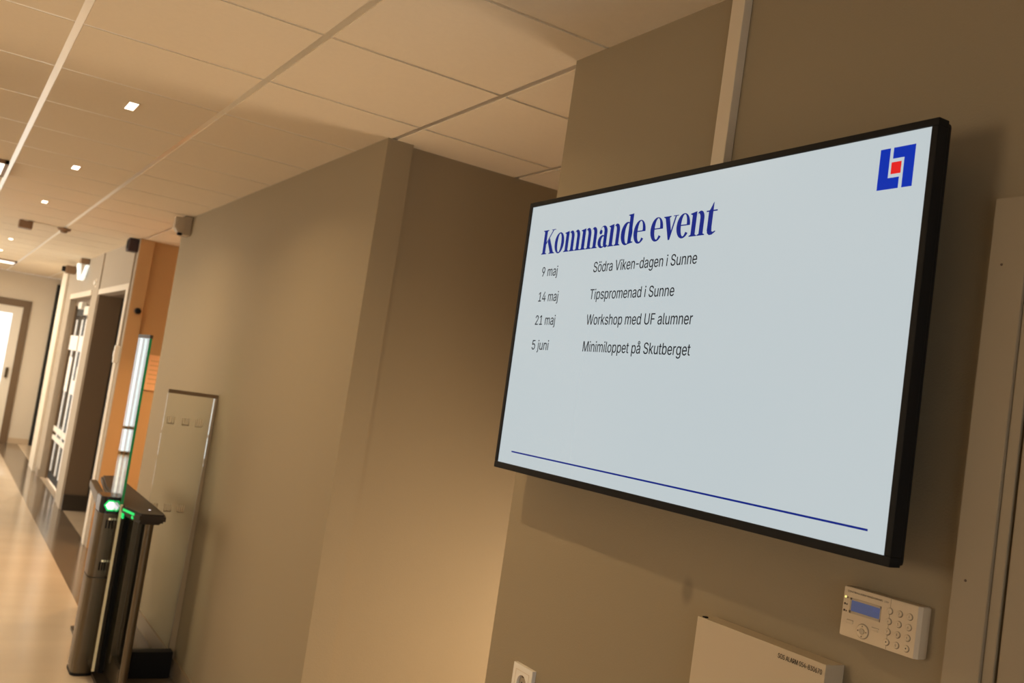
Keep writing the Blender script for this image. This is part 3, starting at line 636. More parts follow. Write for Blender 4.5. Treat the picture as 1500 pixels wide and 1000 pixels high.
def build_doors():
    # near door at the right edge of the frame
    j = MB()
    j.box((WX - .014, .857, 0), (WX + .004, .917, 2.143), .002)
    j.box((WX - .014, -.19, 2.083), (WX + .004, .857, 2.143), .002)
    j.box((WX - .014, -.19, 0), (WX + .004, -.13, 2.083), .002)
    j.box((WX - .008, .839, 0), (WX + .10, .857, 2.083), .002)
    d = structure(j.build('door_1', M['trim']))
    MB().box((WX + .012, .825, 0), (WX + .06, .84, 2.083)).build('door_gap', M['dark_gap'], d)
    MB().box((WX - .006, -.12, 0.01), (WX + .035, .8345, 2.078), .002).build('door_leaf', M['leaf'], d)
    # two small screw heads in the architrave
    s = MB()
    for z in (EYE + .335, EYE - .155):
        s.lathe([(.0022, 0), (.0018, -.001)], (WX - .014, .895, z), 'x', 10)
    s.build('screw', M['ink_brown'], d)

    # glazed double door in the second opening
    fx = 1.47
    f = MB()
    f.box((fx, 11.42, 0), (fx + .06, 11.50, 2.25))
    f.box((fx, 13.22, 0), (fx + .06, 13.30, 2.25))
    f.box((fx, 11.50, 2.17), (fx + .06, 13.22, 2.25))
    d = structure(f.build('door_2', M['frame_brown']))
    for nm, a, b in (('door_leaf', 11.50, 12.36), ('door_leaf', 12.36, 13.22)):
        l = MB()
        l.box((fx + .026, a, 0.02), (fx + .034, a + .06, 2.17))
        l.box((fx + .026, b - .06, 0.02), (fx + .034, b, 2.17))
        l.box((fx + .024, a + .07, 2.05), (fx + .038, b - .07, 2.17))
        l.box((fx + .024, a + .07, 0.02), (fx + .038, b - .07, 0.10))
        for q in (.36, .66):
            y = a + (b - a) * q
            l.box((fx + .026, y - .020, 0.1), (fx + .0305, y + .020, 2.1))
        lo = l.build(nm, M['dark_gap'], d)
        MB().box((fx + .028, a + .08, .1), (fx + .034, b - .08, 2.05)).build('pane', M['glass'], lo)
        v = MB()
        for q in (.22, .80):
            v.box((fx + .020, a + .86 * q - .028, .12), (fx + .024, a + .86 * q + .028, 2.0))
        v.build('bright_gap_strip', M['frost_and_gap'], lo)  # white strips painting the bright gaps seen through the glass
        k = MB()
        k.box((fx - .006, a + .02, .60), (fx + .012, b - .02, .66))
        k.box((fx - .006, a + .02, .50), (fx + .012, b - .02, .55))
        k.build('crash_bar', M['white'], lo)
        MB().box((fx - .004, a + .06, 1.62), (fx + .01, b - .06, 1.80)).build('frosted_band', M['frost_and_gap'], lo)
    cl = MB().box((fx - .05, 11.60, 2.04), (fx + .01, 11.95, 2.14), .004)
    cl.box((fx - .05, 12.25, 2.12), (fx + .01, 12.55, 2.2), .004)
    cl.build('door_closer', M['white'], d)

    # far door in the end wall
    f = MB()
    f.box((1.155, YE - .03, 0), (1.26, YE + .12, 2.15))
    f.box((0.20, YE - .03, 0), (0.30, YE + .12, 2.15))
    f.box((0.20, YE - .03, 2.15), (1.26, YE + .12, 2.26))
    d = structure(f.build('door_3', M['frame_brown']))
    l = MB()
    l.box((1.02, YE + .0, 0.25), (1.155, YE + .05, 2.03))
    l.box((.30, YE + .0, 0.25), (.44, YE + .05, 2.03))
    l.box((.30, YE + .0, 2.03), (1.155, YE + .05, 2.15))
    l.box((.30, YE + .0, 0.01), (1.155, YE + .05, 0.25))
    lo = l.build('door_leaf', M['white'], d)
    MB().box((.43, YE + .02, .24), (1.03, YE + .03, 2.04)).build('pane', M['glass'], lo)
    h = MB().box((1.06, YE - .05, 1.02), (1.10, YE, 1.18), .004)
    h.build('door_handle', M['steel'], lo)
    # narrow dark door edge at the corridor's far right corner
    sbox('trim_4', (1.575, YE - .06, 0), (1.66, YE, 2.60), M['dark_gap'])


build_doors()

# ------------------------------------------------------------------ television


def build_tv():
    yaw, tilt, rl = math.radians(-.61942), math.radians(.56822), math.radians(.09209)
    n = Vector((-math.cos(yaw) * math.cos(tilt), -math.sin(yaw) * math.cos(tilt), -math.sin(tilt)))
    u = Vector((math.sin(yaw), -math.cos(yaw), 0))
    v = n.cross(u)
    if v.z < 0:
        v = -v
    u2 = u * math.cos(rl) + v * math.sin(rl)
    v2 = -u * math.sin(rl) + v * math.cos(rl)
    c = Vector((1.30, 1.57768, EYE + .20157))
    mw = Matrix(((u2.x, v2.x, n.x, c.x), (u2.y, v2.y, n.y, c.y), (u2.z, v2.z, n.z, c.z), (0, 0, 0, 1)))
    tv = thing('television', 'large black flat screen television on the wall showing a list of coming events', 'television', matrix=mw)
    w, h = 1.21124 / 2, .67996 / 2
    bz = .0125
    # bezel: four bars proud of the screen
    b = MB()
    d0, d1 = -.022, .0035
    b.box((-w - bz, h, d0), (w + bz, h + bz, d1), .0015)
    b.box((-w - bz, -h - .016, d0), (w + bz, -h, d1), .0015)
    b.box((-w - bz, -h, d0), (-w, h, d1), .0015)
    b.box((w, -h, d0), (w + bz, h, d1), .0015)
    b.build('bezel', M['black'], tv)
    # rear shell, stepping in toward the wall
    r = MB()
    r.box((-w - bz + .002, -h - .014, -.034), (w + bz - .002, h + bz - .002, -.004), .006)
    r.box((-w + .03, -h + .02, -.055), (w - .03, h - .03, -.03), .008)
    r.build('rear_shell', M['black'], tv)
    k = MB()
    k.box((-.22, -.2, -.098), (.22, -.12, -.05))
    k.box((-.22, .12, -.098), (.22, .2, -.05))
    k.box((-.2, -.22, -.075), (-.16, .22, -.05))
    k.box((.16, -.22, -.075), (.2, .22, -.05))
    k.build('wall_mount', M['steel_dark'], tv)
    MB().lathe([(.004, 0), (.007, .004), (.007, .012), (.004, .016)], (-w - bz - .003, .004, -.02), 'z', 14).build('sensor_nub', M['black'], tv, True)
    screen = mat('screen_glow', (0.02, 0.02, 0.02, 1), 0.16, spec=0.35, emit=(0.85, 0.962, 1.0, 1), estr=0.60)
    s = MB().box((-w, -h, -.003), (w, h, 0.0)).build('screen', screen, tv)
    blue = mat('screen_dark_blue', (0.003, 0.003, 0.003, 1), 0.4, spec=0.1, emit=srgb(8, 34, 126), estr=1.0)
    grey = mat('screen_dark_grey', (0.003, 0.003, 0.003, 1), 0.4, spec=0.1, emit=srgb(24, 27, 32), estr=1.0)
    lblue = mat('screen_logo_blue', (0.003, 0.003, 0.003, 1), 0.4, spec=0.1, emit=srgb(2, 46, 172), estr=1.0)
    lred = mat('screen_logo_red', (0.003, 0.003, 0.003, 1), 0.4, spec=0.1, emit=srgb(226, 36, 34), estr=1.0)

    def X(y):
        return 1.5776 - y

    def Y(z):
        return z - .2016
    # title in a condensed display serif, drawn glyph by glyph
    g = MB()
    lift = .0004

    def put(pts, ox):
        g.poly([(p[0] + ox, p[1]) for p in pts], lift)

    def rect(ox, x0, x1, y0, y1):
        put([(x0, y0), (x1, y0), (x1, y1), (x0, y1)], ox)

    def ring(ox, co, ro, ci, ri, a0=0, a1=360, n=40):
        for i in range(n):
            p = []
            for (cc, rr, t) in ((co, ro, i), (co, ro, i + 1), (ci, ri, i + 1), (ci, ri, i)):
                a = math.radians(a0 + (a1 - a0) * t / n)
                p.append((cc[0] + rr[0] * math.cos(a), cc[1] + rr[1] * math.sin(a)))
            put(p, ox)

    def disc(ox, c, r):
        put([(c[0] + r[0] * math.cos(2 * PI * i / 20), c[1] + r[1] * math.sin(2 * PI * i / 20)) for i in range(20)], ox)

    def foot(ox, x0, x1):
        put([(x0 - .09, 0), (x1 + .09, 0), (x1 + .09, .035), (x1, .075), (x0, .075), (x0 - .09, .035)], ox)

    def arch(ox, x0, xi, x1):
        ring(ox, ((x0 + x1) / 2, .70), ((x1 - x0) / 2, .33), ((x0 + xi) / 2, .70), ((xi - x0) / 2, .235), 0, 180, 20)
        rect(ox, xi, x1, 0.03, .70)
        foot(ox, xi, x1)

    def lead(ox):
        rect(ox, .10, .33, .03, .95)
        put([(0, .93), (.10, .89), (.33, .84), (.33, 1.03), (.26, 1.02), (0, .965)], ox)
        foot(ox, .10, .33)

    def gl_K(o):
        rect(o, .10, .34, 0, 1.24)
        put([(0, 1.24), (0, 1.205), (.10, 1.17), (.34, 1.17), (.44, 1.205), (.44, 1.24)], o)
        foot(o, .10, .34)
        put([(.34, .50), (.34, .60), (.78, 1.22), (.87, 1.22)], o)
        rect(o, .68, 1.00, 1.205, 1.24)
        put([(.44, .62), (.58, .82), (1.00, .03), (.73, .03)], o)
        put([(.62, 0), (1.09, 0), (1.09, .035), (.99, .075), (.73, .075), (.62, .035)], o)
        return 1.02

    def gl_o(o):
        ring(o, (.39, .5), (.37, .53), (.39, .5), (.145, .47))
        return .78

    def gl_m(o):
        lead(o)
        arch(o, .31, .53, .75)
        arch(o, .73, .95, 1.17)
        return 1.25

    def gl_n(o):
        lead(o)
        arch(o, .31, .53, .75)
        return .83

    def gl_a(o):
        rect(o, .42, .64, .10, .70)
        ring(o, (.37, .70), (.27, .33), (.28, .70), (.14, .275), 0, 180, 20)
        disc(o, (.185, .735), (.10, .11))
        ring(o, (.32, .28), (.285, .31), (.385, .28), (.13, .24))
        put([(.42, .16), (.48, .02), (.60, -.03), (.71, .02), (.75, .08), (.72, .10), (.67, .08), (.64, .14)], o)
        return .73

    def gl_d(o):
        ring(o, (.39, .5), (.37, .53), (.45, .5), (.17, .465))
        rect(o, .50, .73, .05, 1.34)
        put([(.40, 1.315), (.50, 1.28), (.73, 1.22), (.73, 1.38), (.65, 1.37), (.40, 1.35)], o)
        put([(.50, .0), (.84, .06), (.84, .095), (.73, .12), (.50, .12)], o)
        return .82

    def gl_e(o):
        ring(o, (.39, .5), (.37, .53), (.42, .52), (.155, .465), 0, 322, 40)
        rect(o, .26, .755, .50, .55)
        return .75

    def gl_v(o):
        put([(.08, .98), (.33, .98), (.51, .30), (.44, -.03), (.37, -.03)], o)
        put([(.41, -.03), (.46, -.03), (.74, .98), (.66, .98), (.45, .22)], o)
        put([(0, 1.0), (0, .965), (.08, .93), (.35, .93), (.43, .965), (.43, 1.0)], o)
        rect(o, .55, .84, .965, 1.0)
        return .77

    def gl_t(o):
        rect(o, .12, .35, .15, .98)
        put([(.12, .96), (.35, .96), (.35, 1.32), (.31, 1.27), (.19, 1.04)], o)
        rect(o, 0, .56, .93, .985)
        put([(.12, .20), (.15, .05), (.26, -.03), (.40, -.02), (.57, .09), (.55, .135), (.44, .09), (.37, .12), (.35, .3), (.12, .3)], o)
        return .56
    G = dict(K=gl_K, o=gl_o, m=gl_m, n=gl_n, a=gl_a, d=gl_d, e=gl_e, v=gl_v, t=gl_t)
    cx = 0.0
    for ch in 'Kommande event':
        cx += .30 if ch == ' ' else G[ch](cx)
    sx = (2.111 - 1.453) / cx
    sy = .0512
    for vtx in g.bm.verts:
        vtx.co.x = X(2.111) + vtx.co.x * sx
        vtx.co.y = Y(.4085) + vtx.co.y * sy
    g.build('title_lettering', blue, tv)
    rows = (('9 maj', 'Södra Viken-dagen i Sunne', .350, 2.020, 1.497),
            ('14 maj', 'Tipspromenad i Sunne', .2845, 2.001, 1.556),
            ('21 maj', 'Workshop med UF alumner', .2240, 2.000, 1.487),
            ('5 juni', 'Minimiloppet på Skutberget', .1600, 2.015, 1.482))
    for dt, ev, z, yd, ye in rows:
        text_mesh('date_lettering', dt, grey, tv, X(2.093), Y(z), 2.093 - yd, .0245, bold=.0003)
        text_mesh('event_lettering', ev, grey, tv, X(1.863), Y(z), 1.863 - ye, .0245, bold=.0003)
    MB().box((X(2.121), Y(-.1078), 0), (X(1.009), Y(-.1042), .0005)).build('blue_line', blue, tv)
    # emblem in the top right corner
    L = MB()
    x0, y0, s = X(1.0675), Y(.4485), .0675

    def P(pts):
        L.prism([(x0 + a * s, y0 + b * s * 1.03) for a, b in pts], 2, 0, .0006)
    P([(0, 0), (.61, 0), (.61, .27), (.285, .27), (.285, 1), (0, 1)])
    P([(.715, 0), (1, 0), (1, 1), (.385, 1), (.385, .735), (.715, .735)])
    L.build('emblem', lblue, tv)
    MB().prism([(x0 + a * s, y0 + b * s * 1.03) for a, b in ((.36, .36), (.64, .36), (.64, .645), (.36, .645))], 2, 0, .0006).build('emblem_centre', lred, tv)


build_tv()

# ------------------------------------------------------------------ things on the television wall


def build_duct():
    d = thing('cable_duct', 'pale plastic cable duct running from the ceiling down behind the television', 'cable duct', (WX, 1.573, 2.0))
    MB().box((-.012, -.0205, .275), (0, .0205, CEIL - 2.0)).build('base', M['duct'], d)
    MB().box((-.022, -.0205, .275), (-.010, .0205, CEIL - 2.0 - .001), .002).build('cover', M['duct'], d)


def build_keypad():
    kw, kh, kd = .148, .0815, .027
    k = thing('alarm_keypad', 'small cream alarm keypad with blue display below the television', 'keypad', matrix=wall_frame(1.029, EYE - .2515))

    def U(u):
        return (u - .5) * kw

    def V(v):
        return (.5 - v) * kh
    h = MB()
    pts = [(-kw / 2, 0), (kw / 2, 0), (kw / 2, .020), (kw / 2 - .004, kd), (-kw / 2 + .002, kd), (-kw / 2, kd - .003)]
    h.prism([(p[0], p[1]) for p in pts], 1, -kh / 2, kh / 2, .0012)
    h.build('housing', M['plastic'], k)
    MB().box((U(.6315), -kh / 2 + .001, kd - .001), (U(.636), kh / 2 - .001, kd + .0001)).build('lid_seam', M['groove'], k)
    f = MB()
    x0, x1, y0, y1 = U(.108), U(.522), V(.515), V(.205)
    f.box((x0, y0, kd - .002), (x1, y0 + .004, kd + .0006))
    f.box((x0, y1 - .0035, kd - .002), (x1, y1, kd + .0006))
    f.box((x0, y0, kd - .002), (x0 + .003, y1, kd + .0006))
    f.box((x1 - .0015, y0, kd - .002), (x1, y1, kd + .0006))
    f.build('display_frame', M['grey_plastic'], k)
    lcd = mat('lcd_blue', (0.03, 0.04, 0.09, 1), 0.2, emit=srgb(66, 74, 104), estr=.85)
    MB().box((x0 + .002, y0 + .002, kd - .002), (x1 - .001, y1 - .002, kd + .0002)).build('display', lcd, k)
    dk = mat('lcd_text', (0.01, 0.01, 0.02, 1), 0.4, emit=srgb(60, 70, 130), estr=.9)
    text_mesh('display_digits', '2015', dk, k, U(.42), V(.345), .0125, .0045, kd + .0002)
    text_mesh('printed_title', 'CENTRALLARM', M['ink'], k, U(.060), V(.105), U(.31) - U(.06), .0030, kd)
    text_mesh('printed_title', 'MANÖVERPANEL', M['ink'], k, U(.325), V(.105), U(.535) - U(.325), .0030, kd)
    text_mesh('printed_title', '1000', M['ink'], k, U(.55), V(.105), U(.605) - U(.55), .0026, kd)
    yl = mat('yellow_led', (0.4, 0.4, 0.05, 1), 0.4, emit=(0.95, 0.85, 0.25, 1), estr=1.2)
    for i, v in enumerate((.215, .355, .49)):
        MB().lathe([(.0018, 0), (.0018, .0006), (.0009, .0012)], (U(.040), V(v), kd), 'z', 14).build('indicator', yl if i == 0 else M['ink_brown'], k)
        MB().lathe([(.0014, 0), (.0014, .0002)], (U(.068), V(v + .005), kd), 'z', 10).build('indicator_symbol', M['ink_brown'], k)
    for u in (.135, .475):
        MB().box((U(u) - .0062, V(.69) - .0028, kd - .001), (U(u) + .0062, V(.69) + .0028, kd + .0012), .001).build('soft_key', M['plastic'], k)
        MB().box((U(u) - .0066, V(.69) + .0020, kd - .001), (U(u) + .0066, V(.69) + .0032, kd + .0002)).build('key_slot', M['groove'], k)
    c = (U(.318), V(.80), kd)
    MB().lathe([(.0124, 0), (.0124, .0002)], c, 'z', 28).build('wheel_groove', M['groove'], k)
    MB().lathe([(.0115, 0), (.0115, .0014), (.0105, .0022), (.0054, .0018), (.0052, .0012)], c, 'z', 28).build('navigation_wheel', M['plastic'], k, True)
    MB().lathe([(.0046, 0), (.0046, .0022), (.0038, .0028)], c, 'z', 20).build('centre_key', M['grey_plastic'], k, True)
    a = MB()
    for t in range(4):
        q = t * PI / 2
        dx, dy = math.cos(q), math.sin(q)
        p = [(c[0] + dx * .0098, c[1] + dy * .0098), (c[0] + dx * .0075 - dy * .0012, c[1] + dy * .0075 + dx * .0012), (c[0] + dx * .0075 + dy * .0012, c[1] + dy * .0075 - dx * .0012)]
        a.prism(p, 2, kd + .001, kd + .0026)
    a.build('arrow_marks', M['ink_brown'], k)
    names = '123456789*0#'
    for r in range(4):
        for q in range(3):
            p = (U((.633, .757, .882)[q]), V((.24, .442, .645, .848)[r]), kd)
            MB().lathe([(.0056, 0), (.0056, .0001)], (p[0] + .0005, p[1] - .0003, p[2]), 'z', 20).build('button_groove', M['groove'], k)
            b = MB().lathe([(.0049, 0), (.0049, .0012), (.0043, .0018), (.0028, .0014)], p, 'z', 20).build('button', M['plastic'], k, True)
            ch = names[r * 3 + q]
            if ch in '*#':
                MB().lathe([(.0012, 0), (.0010, .0002)], (p[0], p[1], kd + .0014), 'z', 12).build('button_mark', M['ink'], b)
            else:
                text_mesh('button_mark', ch, M['ink_brown'], b, p[0] - .0011, p[1] - .0018, .0022 if ch != '1' else .0012, .0036, kd + .0016)


def build_alarm_box():
    x1, x0 = 1.103, 1.419
    w = x0 - x1
    o = thing('alarm_box', 'cream metal alarm box with a printed telephone number, left of the keypad', 'alarm box', matrix=wall_frame((x0 + x1) / 2, EYE - .3445))
    MB().box((-w / 2 + .001, -.34, 0), (w / 2 - .001, -.001, .036), .001).build('housing', M['boxmetal'], o)
    MB().box((-w / 2, -.341, .0365), (w / 2, 0, .048), .0008).build('lid', M['boxmetal'], o)
    MB().box((-w / 2 + .010, -.001, .037), (-w / 2 + .018, .0025, .0455), .0006).build('catch', M['black'], o)
    text_mesh('printed_number', 'SOS ALARM 054-830670', M['ink'], o, w / 2 - .0065, -.0185, .098, .0083, .048, align='right', bold=.00025)


def build_socket():
    cy, top, s = 2.048, EYE - .6335, .088
    o = thing('power_socket', 'white wall socket low on the wall at the corner below the television', 'socket', matrix=wall_frame(cy, top - s / 2))
    f = MB()
    t = .011
    h = s / 2
    ri = .0215
    # frame with a round opening
    n = 32
    ring_in = [(ri * math.cos(2 * PI * i / n), ri * math.sin(2 * PI * i / n)) for i in range(n)]

    def sq(a):
        cx, cy_ = math.cos(a), math.sin(a)
        m = max(abs(cx), abs(cy_))
        return (h * cx / m, h * cy_ / m)
    ring_out = [sq(2 * PI * i / n) for i in range(n)]
    bm = f.bm
    A = [bm.verts.new((p[0], p[1], t)) for p in ring_out]
    B = [bm.verts.new((p[0], p[1], t)) for p in ring_in]
    Cc = [bm.verts.new((p[0], p[1], -.012)) for p in ring_in]
    D = [bm.verts.new((p[0], p[1], 0)) for p in ring_out]
    for i in range(n):
        j = (i + 1) % n
        bm.faces.new((A[i], A[j], B[j], B[i]))
        bm.faces.new((B[i], B[j], Cc[j], Cc[i]))
        bm.faces.new((D[i], D[j], A[j], A[i]))
    bmesh.ops.recalc_face_normals(bm, faces=bm.faces)
    f.build('cover_plate', M['white'], o)
    r = MB()
    for a in (-.031, .030):
        r.box((a, -.031, t - .001), (a + .001, .031, t + .0006))
        r.box((-.031, a, t - .001), (.031, a + .001, t + .0006))
    r.build('plate_groove', M['plastic'], o)
    MB().lathe([(.0213, .0), (.0213, .002)], (0, 0, .0005), 'z', 32).build('socket_well', M['grey_plastic'], o)
    for sx in (-.0095, .0095):
        MB().lathe([(.0026, 0), (.0026, .0005)], (sx, 0, .0026), 'z', 14).build('pin_hole', M['ink'], o)
    MB().box((-.003, .016, .002), (.003, .0215, .009)).build('earth_clip', M['steel'], o)


build_duct()
build_keypad()
build_alarm_box()
build_socket()

# ------------------------------------------------------------------ turnstile gate


def build_turnstile():
    t = thing('turnstile', 'steel speed gate with dark top and a tall glass wing by the corridor wall', 'speed gate', (0, 0, 0))
    ct = EYE - .77
    cap = MB()
    pts = [(.998, 4.94), (1.123, 4.94), (1.132, 5.00), (1.130, 6.10), (1.115, 6.40), (1.016, 6.34), (.967, 5.85), (.956, 5.14)]
    cap.prism(pts, 2, ct - .042, ct, .010)
    small = [(1.06 + (p[0] - 1.06) * .80, p[1] + (.05 if p[1] < 5.2 else -.05)) for p in pts]
    cap.prism(small, 2, ct - .058, ct - .041, .004)
    cap.build('cap', M['cap'], t)
    # shoulder between far post and cap
    MB().prism([(5.50, ct - .14), (5.75, ct - .05), (6.20, ct - .012), (6.20, ct - .05), (5.9, ct - .1), (5.62, ct - .22), (5.50, ct - .22)], 0, .935, .975, .003).build('shoulder', M['steel'], t)
    # round near post
    MB().lathe([(.021, 0), (.021, ct - .056)], (1.073, 5.05, 0), 'z', 24).build('near_post', M['steel'], t, True)
    # wide rounded far post in two lengths
    prof = []
    xa, xb, ya, yb, r = .890, 1.000, 5.42, 5.60, .035
    for (cx, cy, a0) in ((xb - r, yb - r, 0), (xa + r, yb - r, 90), (xa + r, ya + r, 180), (xb - r, ya + r, 270)):
        for i in range(7):
            a = math.radians(a0 + 15 * i)
            prof.append((cx + r * math.cos(a), cy + r * math.sin(a)))
    p = MB()
    p.prism(prof, 2, 0.012, .508, .002)
    p.prism(prof, 2, .512, .845, .002)
    p.build('far_post', M['steel'], t, True)
    MB().prism([(q[0] * 1.0 + (q[0] - .945) * .03, q[1] + (q[1] - 5.51) * .03) for q in prof], 2, 0, .014).build('post_foot', M['black'], t)
    hd = MB().prism([(q[0], q[1]) for q in prof], 2, .845, .932, .004).build('signal_head', M['black_gloss'], t)
    # glowing signal: white hexagon in a green ring, facing the lobby
    zc, xc = .888, .940

    def hexa(sx, sz):
        return [(xc - sx, zc), (xc - sx * .45, zc + sz), (xc + sx * .45, zc + sz), (xc + sx, zc), (xc + sx * .45, zc - sz), (xc - sx * .45, zc - sz)]
    MB().prism(hexa(.034, .028), 1, 5.4165, 5.421).build('signal_ring', M['green_led'], hd)
    MB().prism(hexa(.026, .020), 1, 5.414, 5.42).build('signal_light', M['white_led'], hd)
    # ventilation slots with tiny sensor dots
    for z, w in ((.795, .040), (.575, .036)):
        s = MB()
        for k in range(3):
            s.box((.950 - w / 2 + k * w / 2.6, 5.4165, z - .026), (.950 - w / 2 + k * w / 2.6 + .008, 5.425, z + .018), .001)
        s.build('sensor_slot', M['black'], t)
        e = MB()
        for k in range(2):
            e.box((.942 + k * .016, 5.414, z + .018), (.952 + k * .016, 5.423, z + .028), .001)
        e.build('sensor_dot', mat('sensor_dot', (0.8, 0.7, 0.45, 1), 0.3, emit=(0.85, 0.75, 0.45, 1), estr=.35), t)
    # glass wing
    gw = MB().box((.949, 5.205, .09), (.961, 5.53, 1.795)).build('glass_wing', M['glass_wing'], t)
    MB().box((.9485, 5.2035, .93), (.9615, 5.2065, 1.80)).build('green_edge', M['glass_edge'], gw)
    MB().box((.9485, 5.2035, .09), (.9615, 5.2065, .93)).build('edge_reflection', M['glass_edge_reflection'], gw)  # cream reflection on the lower glass edge, put in as colour
    MB().box((.9470, 5.20, 1.785), (.963, 5.53, 1.803)).build('top_rail', M['steel_dark'], gw)
    # cabinet side between the posts
    MB().box((1.005, 5.43, .02), (1.115, 5.62, ct - .058), .004).build('cabinet', M['steel_dark'], t)
    MB().box((1.068, 5.62, .14), (1.076, 6.22, ct - .058)).build('side_glass', M['glass'], t)
    MB().lathe([(.021, 0), (.021, ct - .056)], (1.073, 6.24, 0), 'z', 24).build('far_end_post', M['steel'], t, True)
    MB().box((1.020, 5.40, .02), (1.040, 5.435, ct - .058), .002).build('cabinet_edge', M['black'], t)
    MB().box((1.045, 5.30, .10), (1.075, 5.40, ct - .058), .002).build('cabinet_panel', M['steel'], t)
    MB().box((1.068, 5.07, .14), (1.076, 5.30, ct - .058)).build('side_glass', M['glass'], t)
    MB().box((1.05, 5.07, .021), (1.10, 6.22, .14), .003).build('bottom_rail', M['steel'], t)
    MB().box((.99, 5.00, 0), (1.125, 6.32, .02)).build('base_plate', M['steel_dark'], t)
    # green light bars on the cap's side and a white indicator on top
    MB().prism([(.9535, 5.150), (.9835, 5.005), (.9875, 5.005), (.9575, 5.150)], 2, ct - .022, ct - .010).build('green_bar', M['green_led'], t)
    MB().prism([(.9775, 5.035), (.9815, 5.016), (.9855, 5.016), (.9815, 5.035)], 2, ct - .040, ct - .026).build('green_bar', M['green_led'], t)
    MB().box((.960, 5.165, ct - .066), (.968, 5.200, ct - .040), .002).build('green_bar', M['green_led'], t)  # small glowing green block under the cap
    MB().lathe([(.006, 0), (.005, .002)], (1.068, 5.08, ct), 'z', 14).build('indicator', M['white_led'], t)


def build_screen():
    g = thing('glass_screen', 'fixed clear glass panel with square marks between the speed gate and the wall', 'glass panel', (0, 0, 0))
    y = 5.44
    gp = MB().box((1.135, y, .02), (1.385, y + .010, 1.52)).build('glass_pane', M['glass'], g)
    MB().box((1.135, y - .004, 1.515), (1.402, y + .014, 1.535)).build('top_rail', M['frame_brown'], g)
    MB().prism([(1.400, .05), (1.365, .05), (1.392, 1.515), (1.400, 1.515)], 1, y - .006, y + .014).build('wall_profile', M['trim'], g)
    s = mat('etched_mark', (0.62, 0.53, 0.40, 1), .6)
    for (xs, z) in (((1.172, 1.252, 1.325), 1.368), ((1.162, 1.235, 1.305), .895)):
        for x in xs:
            m = MB()
            for k in range(4):
                m.box((x - .020 + k * .011, y - .0008, z - .021), (x - .014 + k * .011, y, z + .021))
            m.box((x - .020, y - .0008, z - .021), (x + .019, y, z - .015))
            m.build('etched_mark', s, gp)
    tag(box('floor_box', (1.165, 5.36, 0), (1.376, 5.43, .14), M['black'], bevel=.003), 'low dark box on the floor between speed gate and wall', 'box')


build_turnstile()
build_screen()

# ------------------------------------------------------------------ ceiling fixtures
ORD = {2.378: 'small ceiling downlight level with the far end of the television',
       4.178: 'nearest and largest small ceiling downlight in view, right of the white grid runner',
       5.985: 'second ceiling downlight from the camera in the corridor row',
       7.788: 'third ceiling downlight from the camera in the corridor row',
       11.42: 'fourth ceiling downlight, far along the corridor',
       13.23: 'farthest small ceiling downlight, left edge of the photo'}


def downlight(x, y, label, power, group='ceiling downlights'):
    d = thing('downlight', label, 'ceiling light', (x, y, CEIL), group)
    f = MB()
    ox, oy, ix, iy = .024, .074, .0175, .067
    for lo, hi in (((-ox, -oy), (ox, -iy)), ((-ox, iy), (ox, oy)), ((-ox, -iy), (-ix, iy)), ((ix, -iy), (ox, iy))):
        f.box((lo[0], lo[1], -.003), (hi[0], hi[1], 0.0))
    f.build('frame', M['tile'], d)
    MB().box((-ix, -iy, -.002), (ix, iy, 0.0)).build('lens', M['lamp'], d)
    area_light('downlight_lamp', (0, 0, -.012), (.035, .12), power, WARM, (0, 0, -1), d, spread=math.radians(150))


for y, lab in ORD.items():
    downlight(.535, y, lab, 8)


def light_panel(x0, y0, label, power, size=.6, color=(1.0, .84, .62)):
    d = thing('ceiling_light', label, 'ceiling light', (x0 + size / 2, y0 + size / 2, CEIL), 'ceiling light panels')
    h = size / 2 - .014
    f = MB()
    for a, b in (((-h, -h), (h, -h + .02)), ((-h, h - .02), (h, h)), ((-h, -h), (-h + .02, h)), ((h - .02, -h), (h, h))):
        f.box((a[0], a[1], -.022), (b[0], b[1], 0.0))
    f.build('frame', M['brown_plastic'], d)
    MB().box((-h + .02, -h + .02, -.016), (h - .02, h - .02, 0.0)).build('diffuser', M['panel_lamp'], d)
    area_light('panel_lamp', (0, 0, -.03), (h * 2 - .05, h * 2 - .05), power, color, (0, 0, -1), d)


light_panel(-.3696, 6.2897, 'bright square ceiling panel at the left edge beside the white grid runner', 14)
light_panel(.2304, 14.6897, 'bright ceiling panel near the far end wall', 55)

s = thing('ceiling_sensor', 'brown boxy sensor hanging under the corridor ceiling', 'sensor', (.525, 9.30, CEIL))
MB().box((-.055, -.05, -.075), (.055, .05, -.004), .012).build('body', M['brown_plastic'], s)
MB().lathe([(.05, 0), (.05, -.008)], (0, 0, 0), 'z', 20).build('base', M['white'], s)
s = thing('smoke_detector', 'flat brown round detector on the ceiling, right of the boxy sensor', 'detector', (.832, 9.33, CEIL))
MB().lathe([(.055, 0), (.055, -.012), (.045, -.022)], (0, 0, 0), 'z', 24).build('base', M['brown_plastic'], s, True)
MB().lathe([(.030, -.020), (.030, -.034), (.018, -.042)], (0, 0, 0), 'z', 20).build('chamber', M['brown_plastic'], s, True)

# motion detector at the top far end of the middle wall
s = thing('motion_detector', 'grey motion detector at the top end of the wall near the ceiling', 'detector', (WX, 6.93, EYE + .915))
MB().box((-.055, -.045, -.06), (0, .10, .075), .008).build('back_box', M['grey_plastic'], s)
MB().prism([(-.115, .055), (-.115, -.02), (-.09, -.05), (-.05, -.055), (-.05, .06)], 1, -.06, .03, .008).build('lens_cover', M['grey_plastic'], s)
MB().box((-.09, -.055, -.068), (-.06, -.02, -.05), .004).build('bracket', M['black'], s)

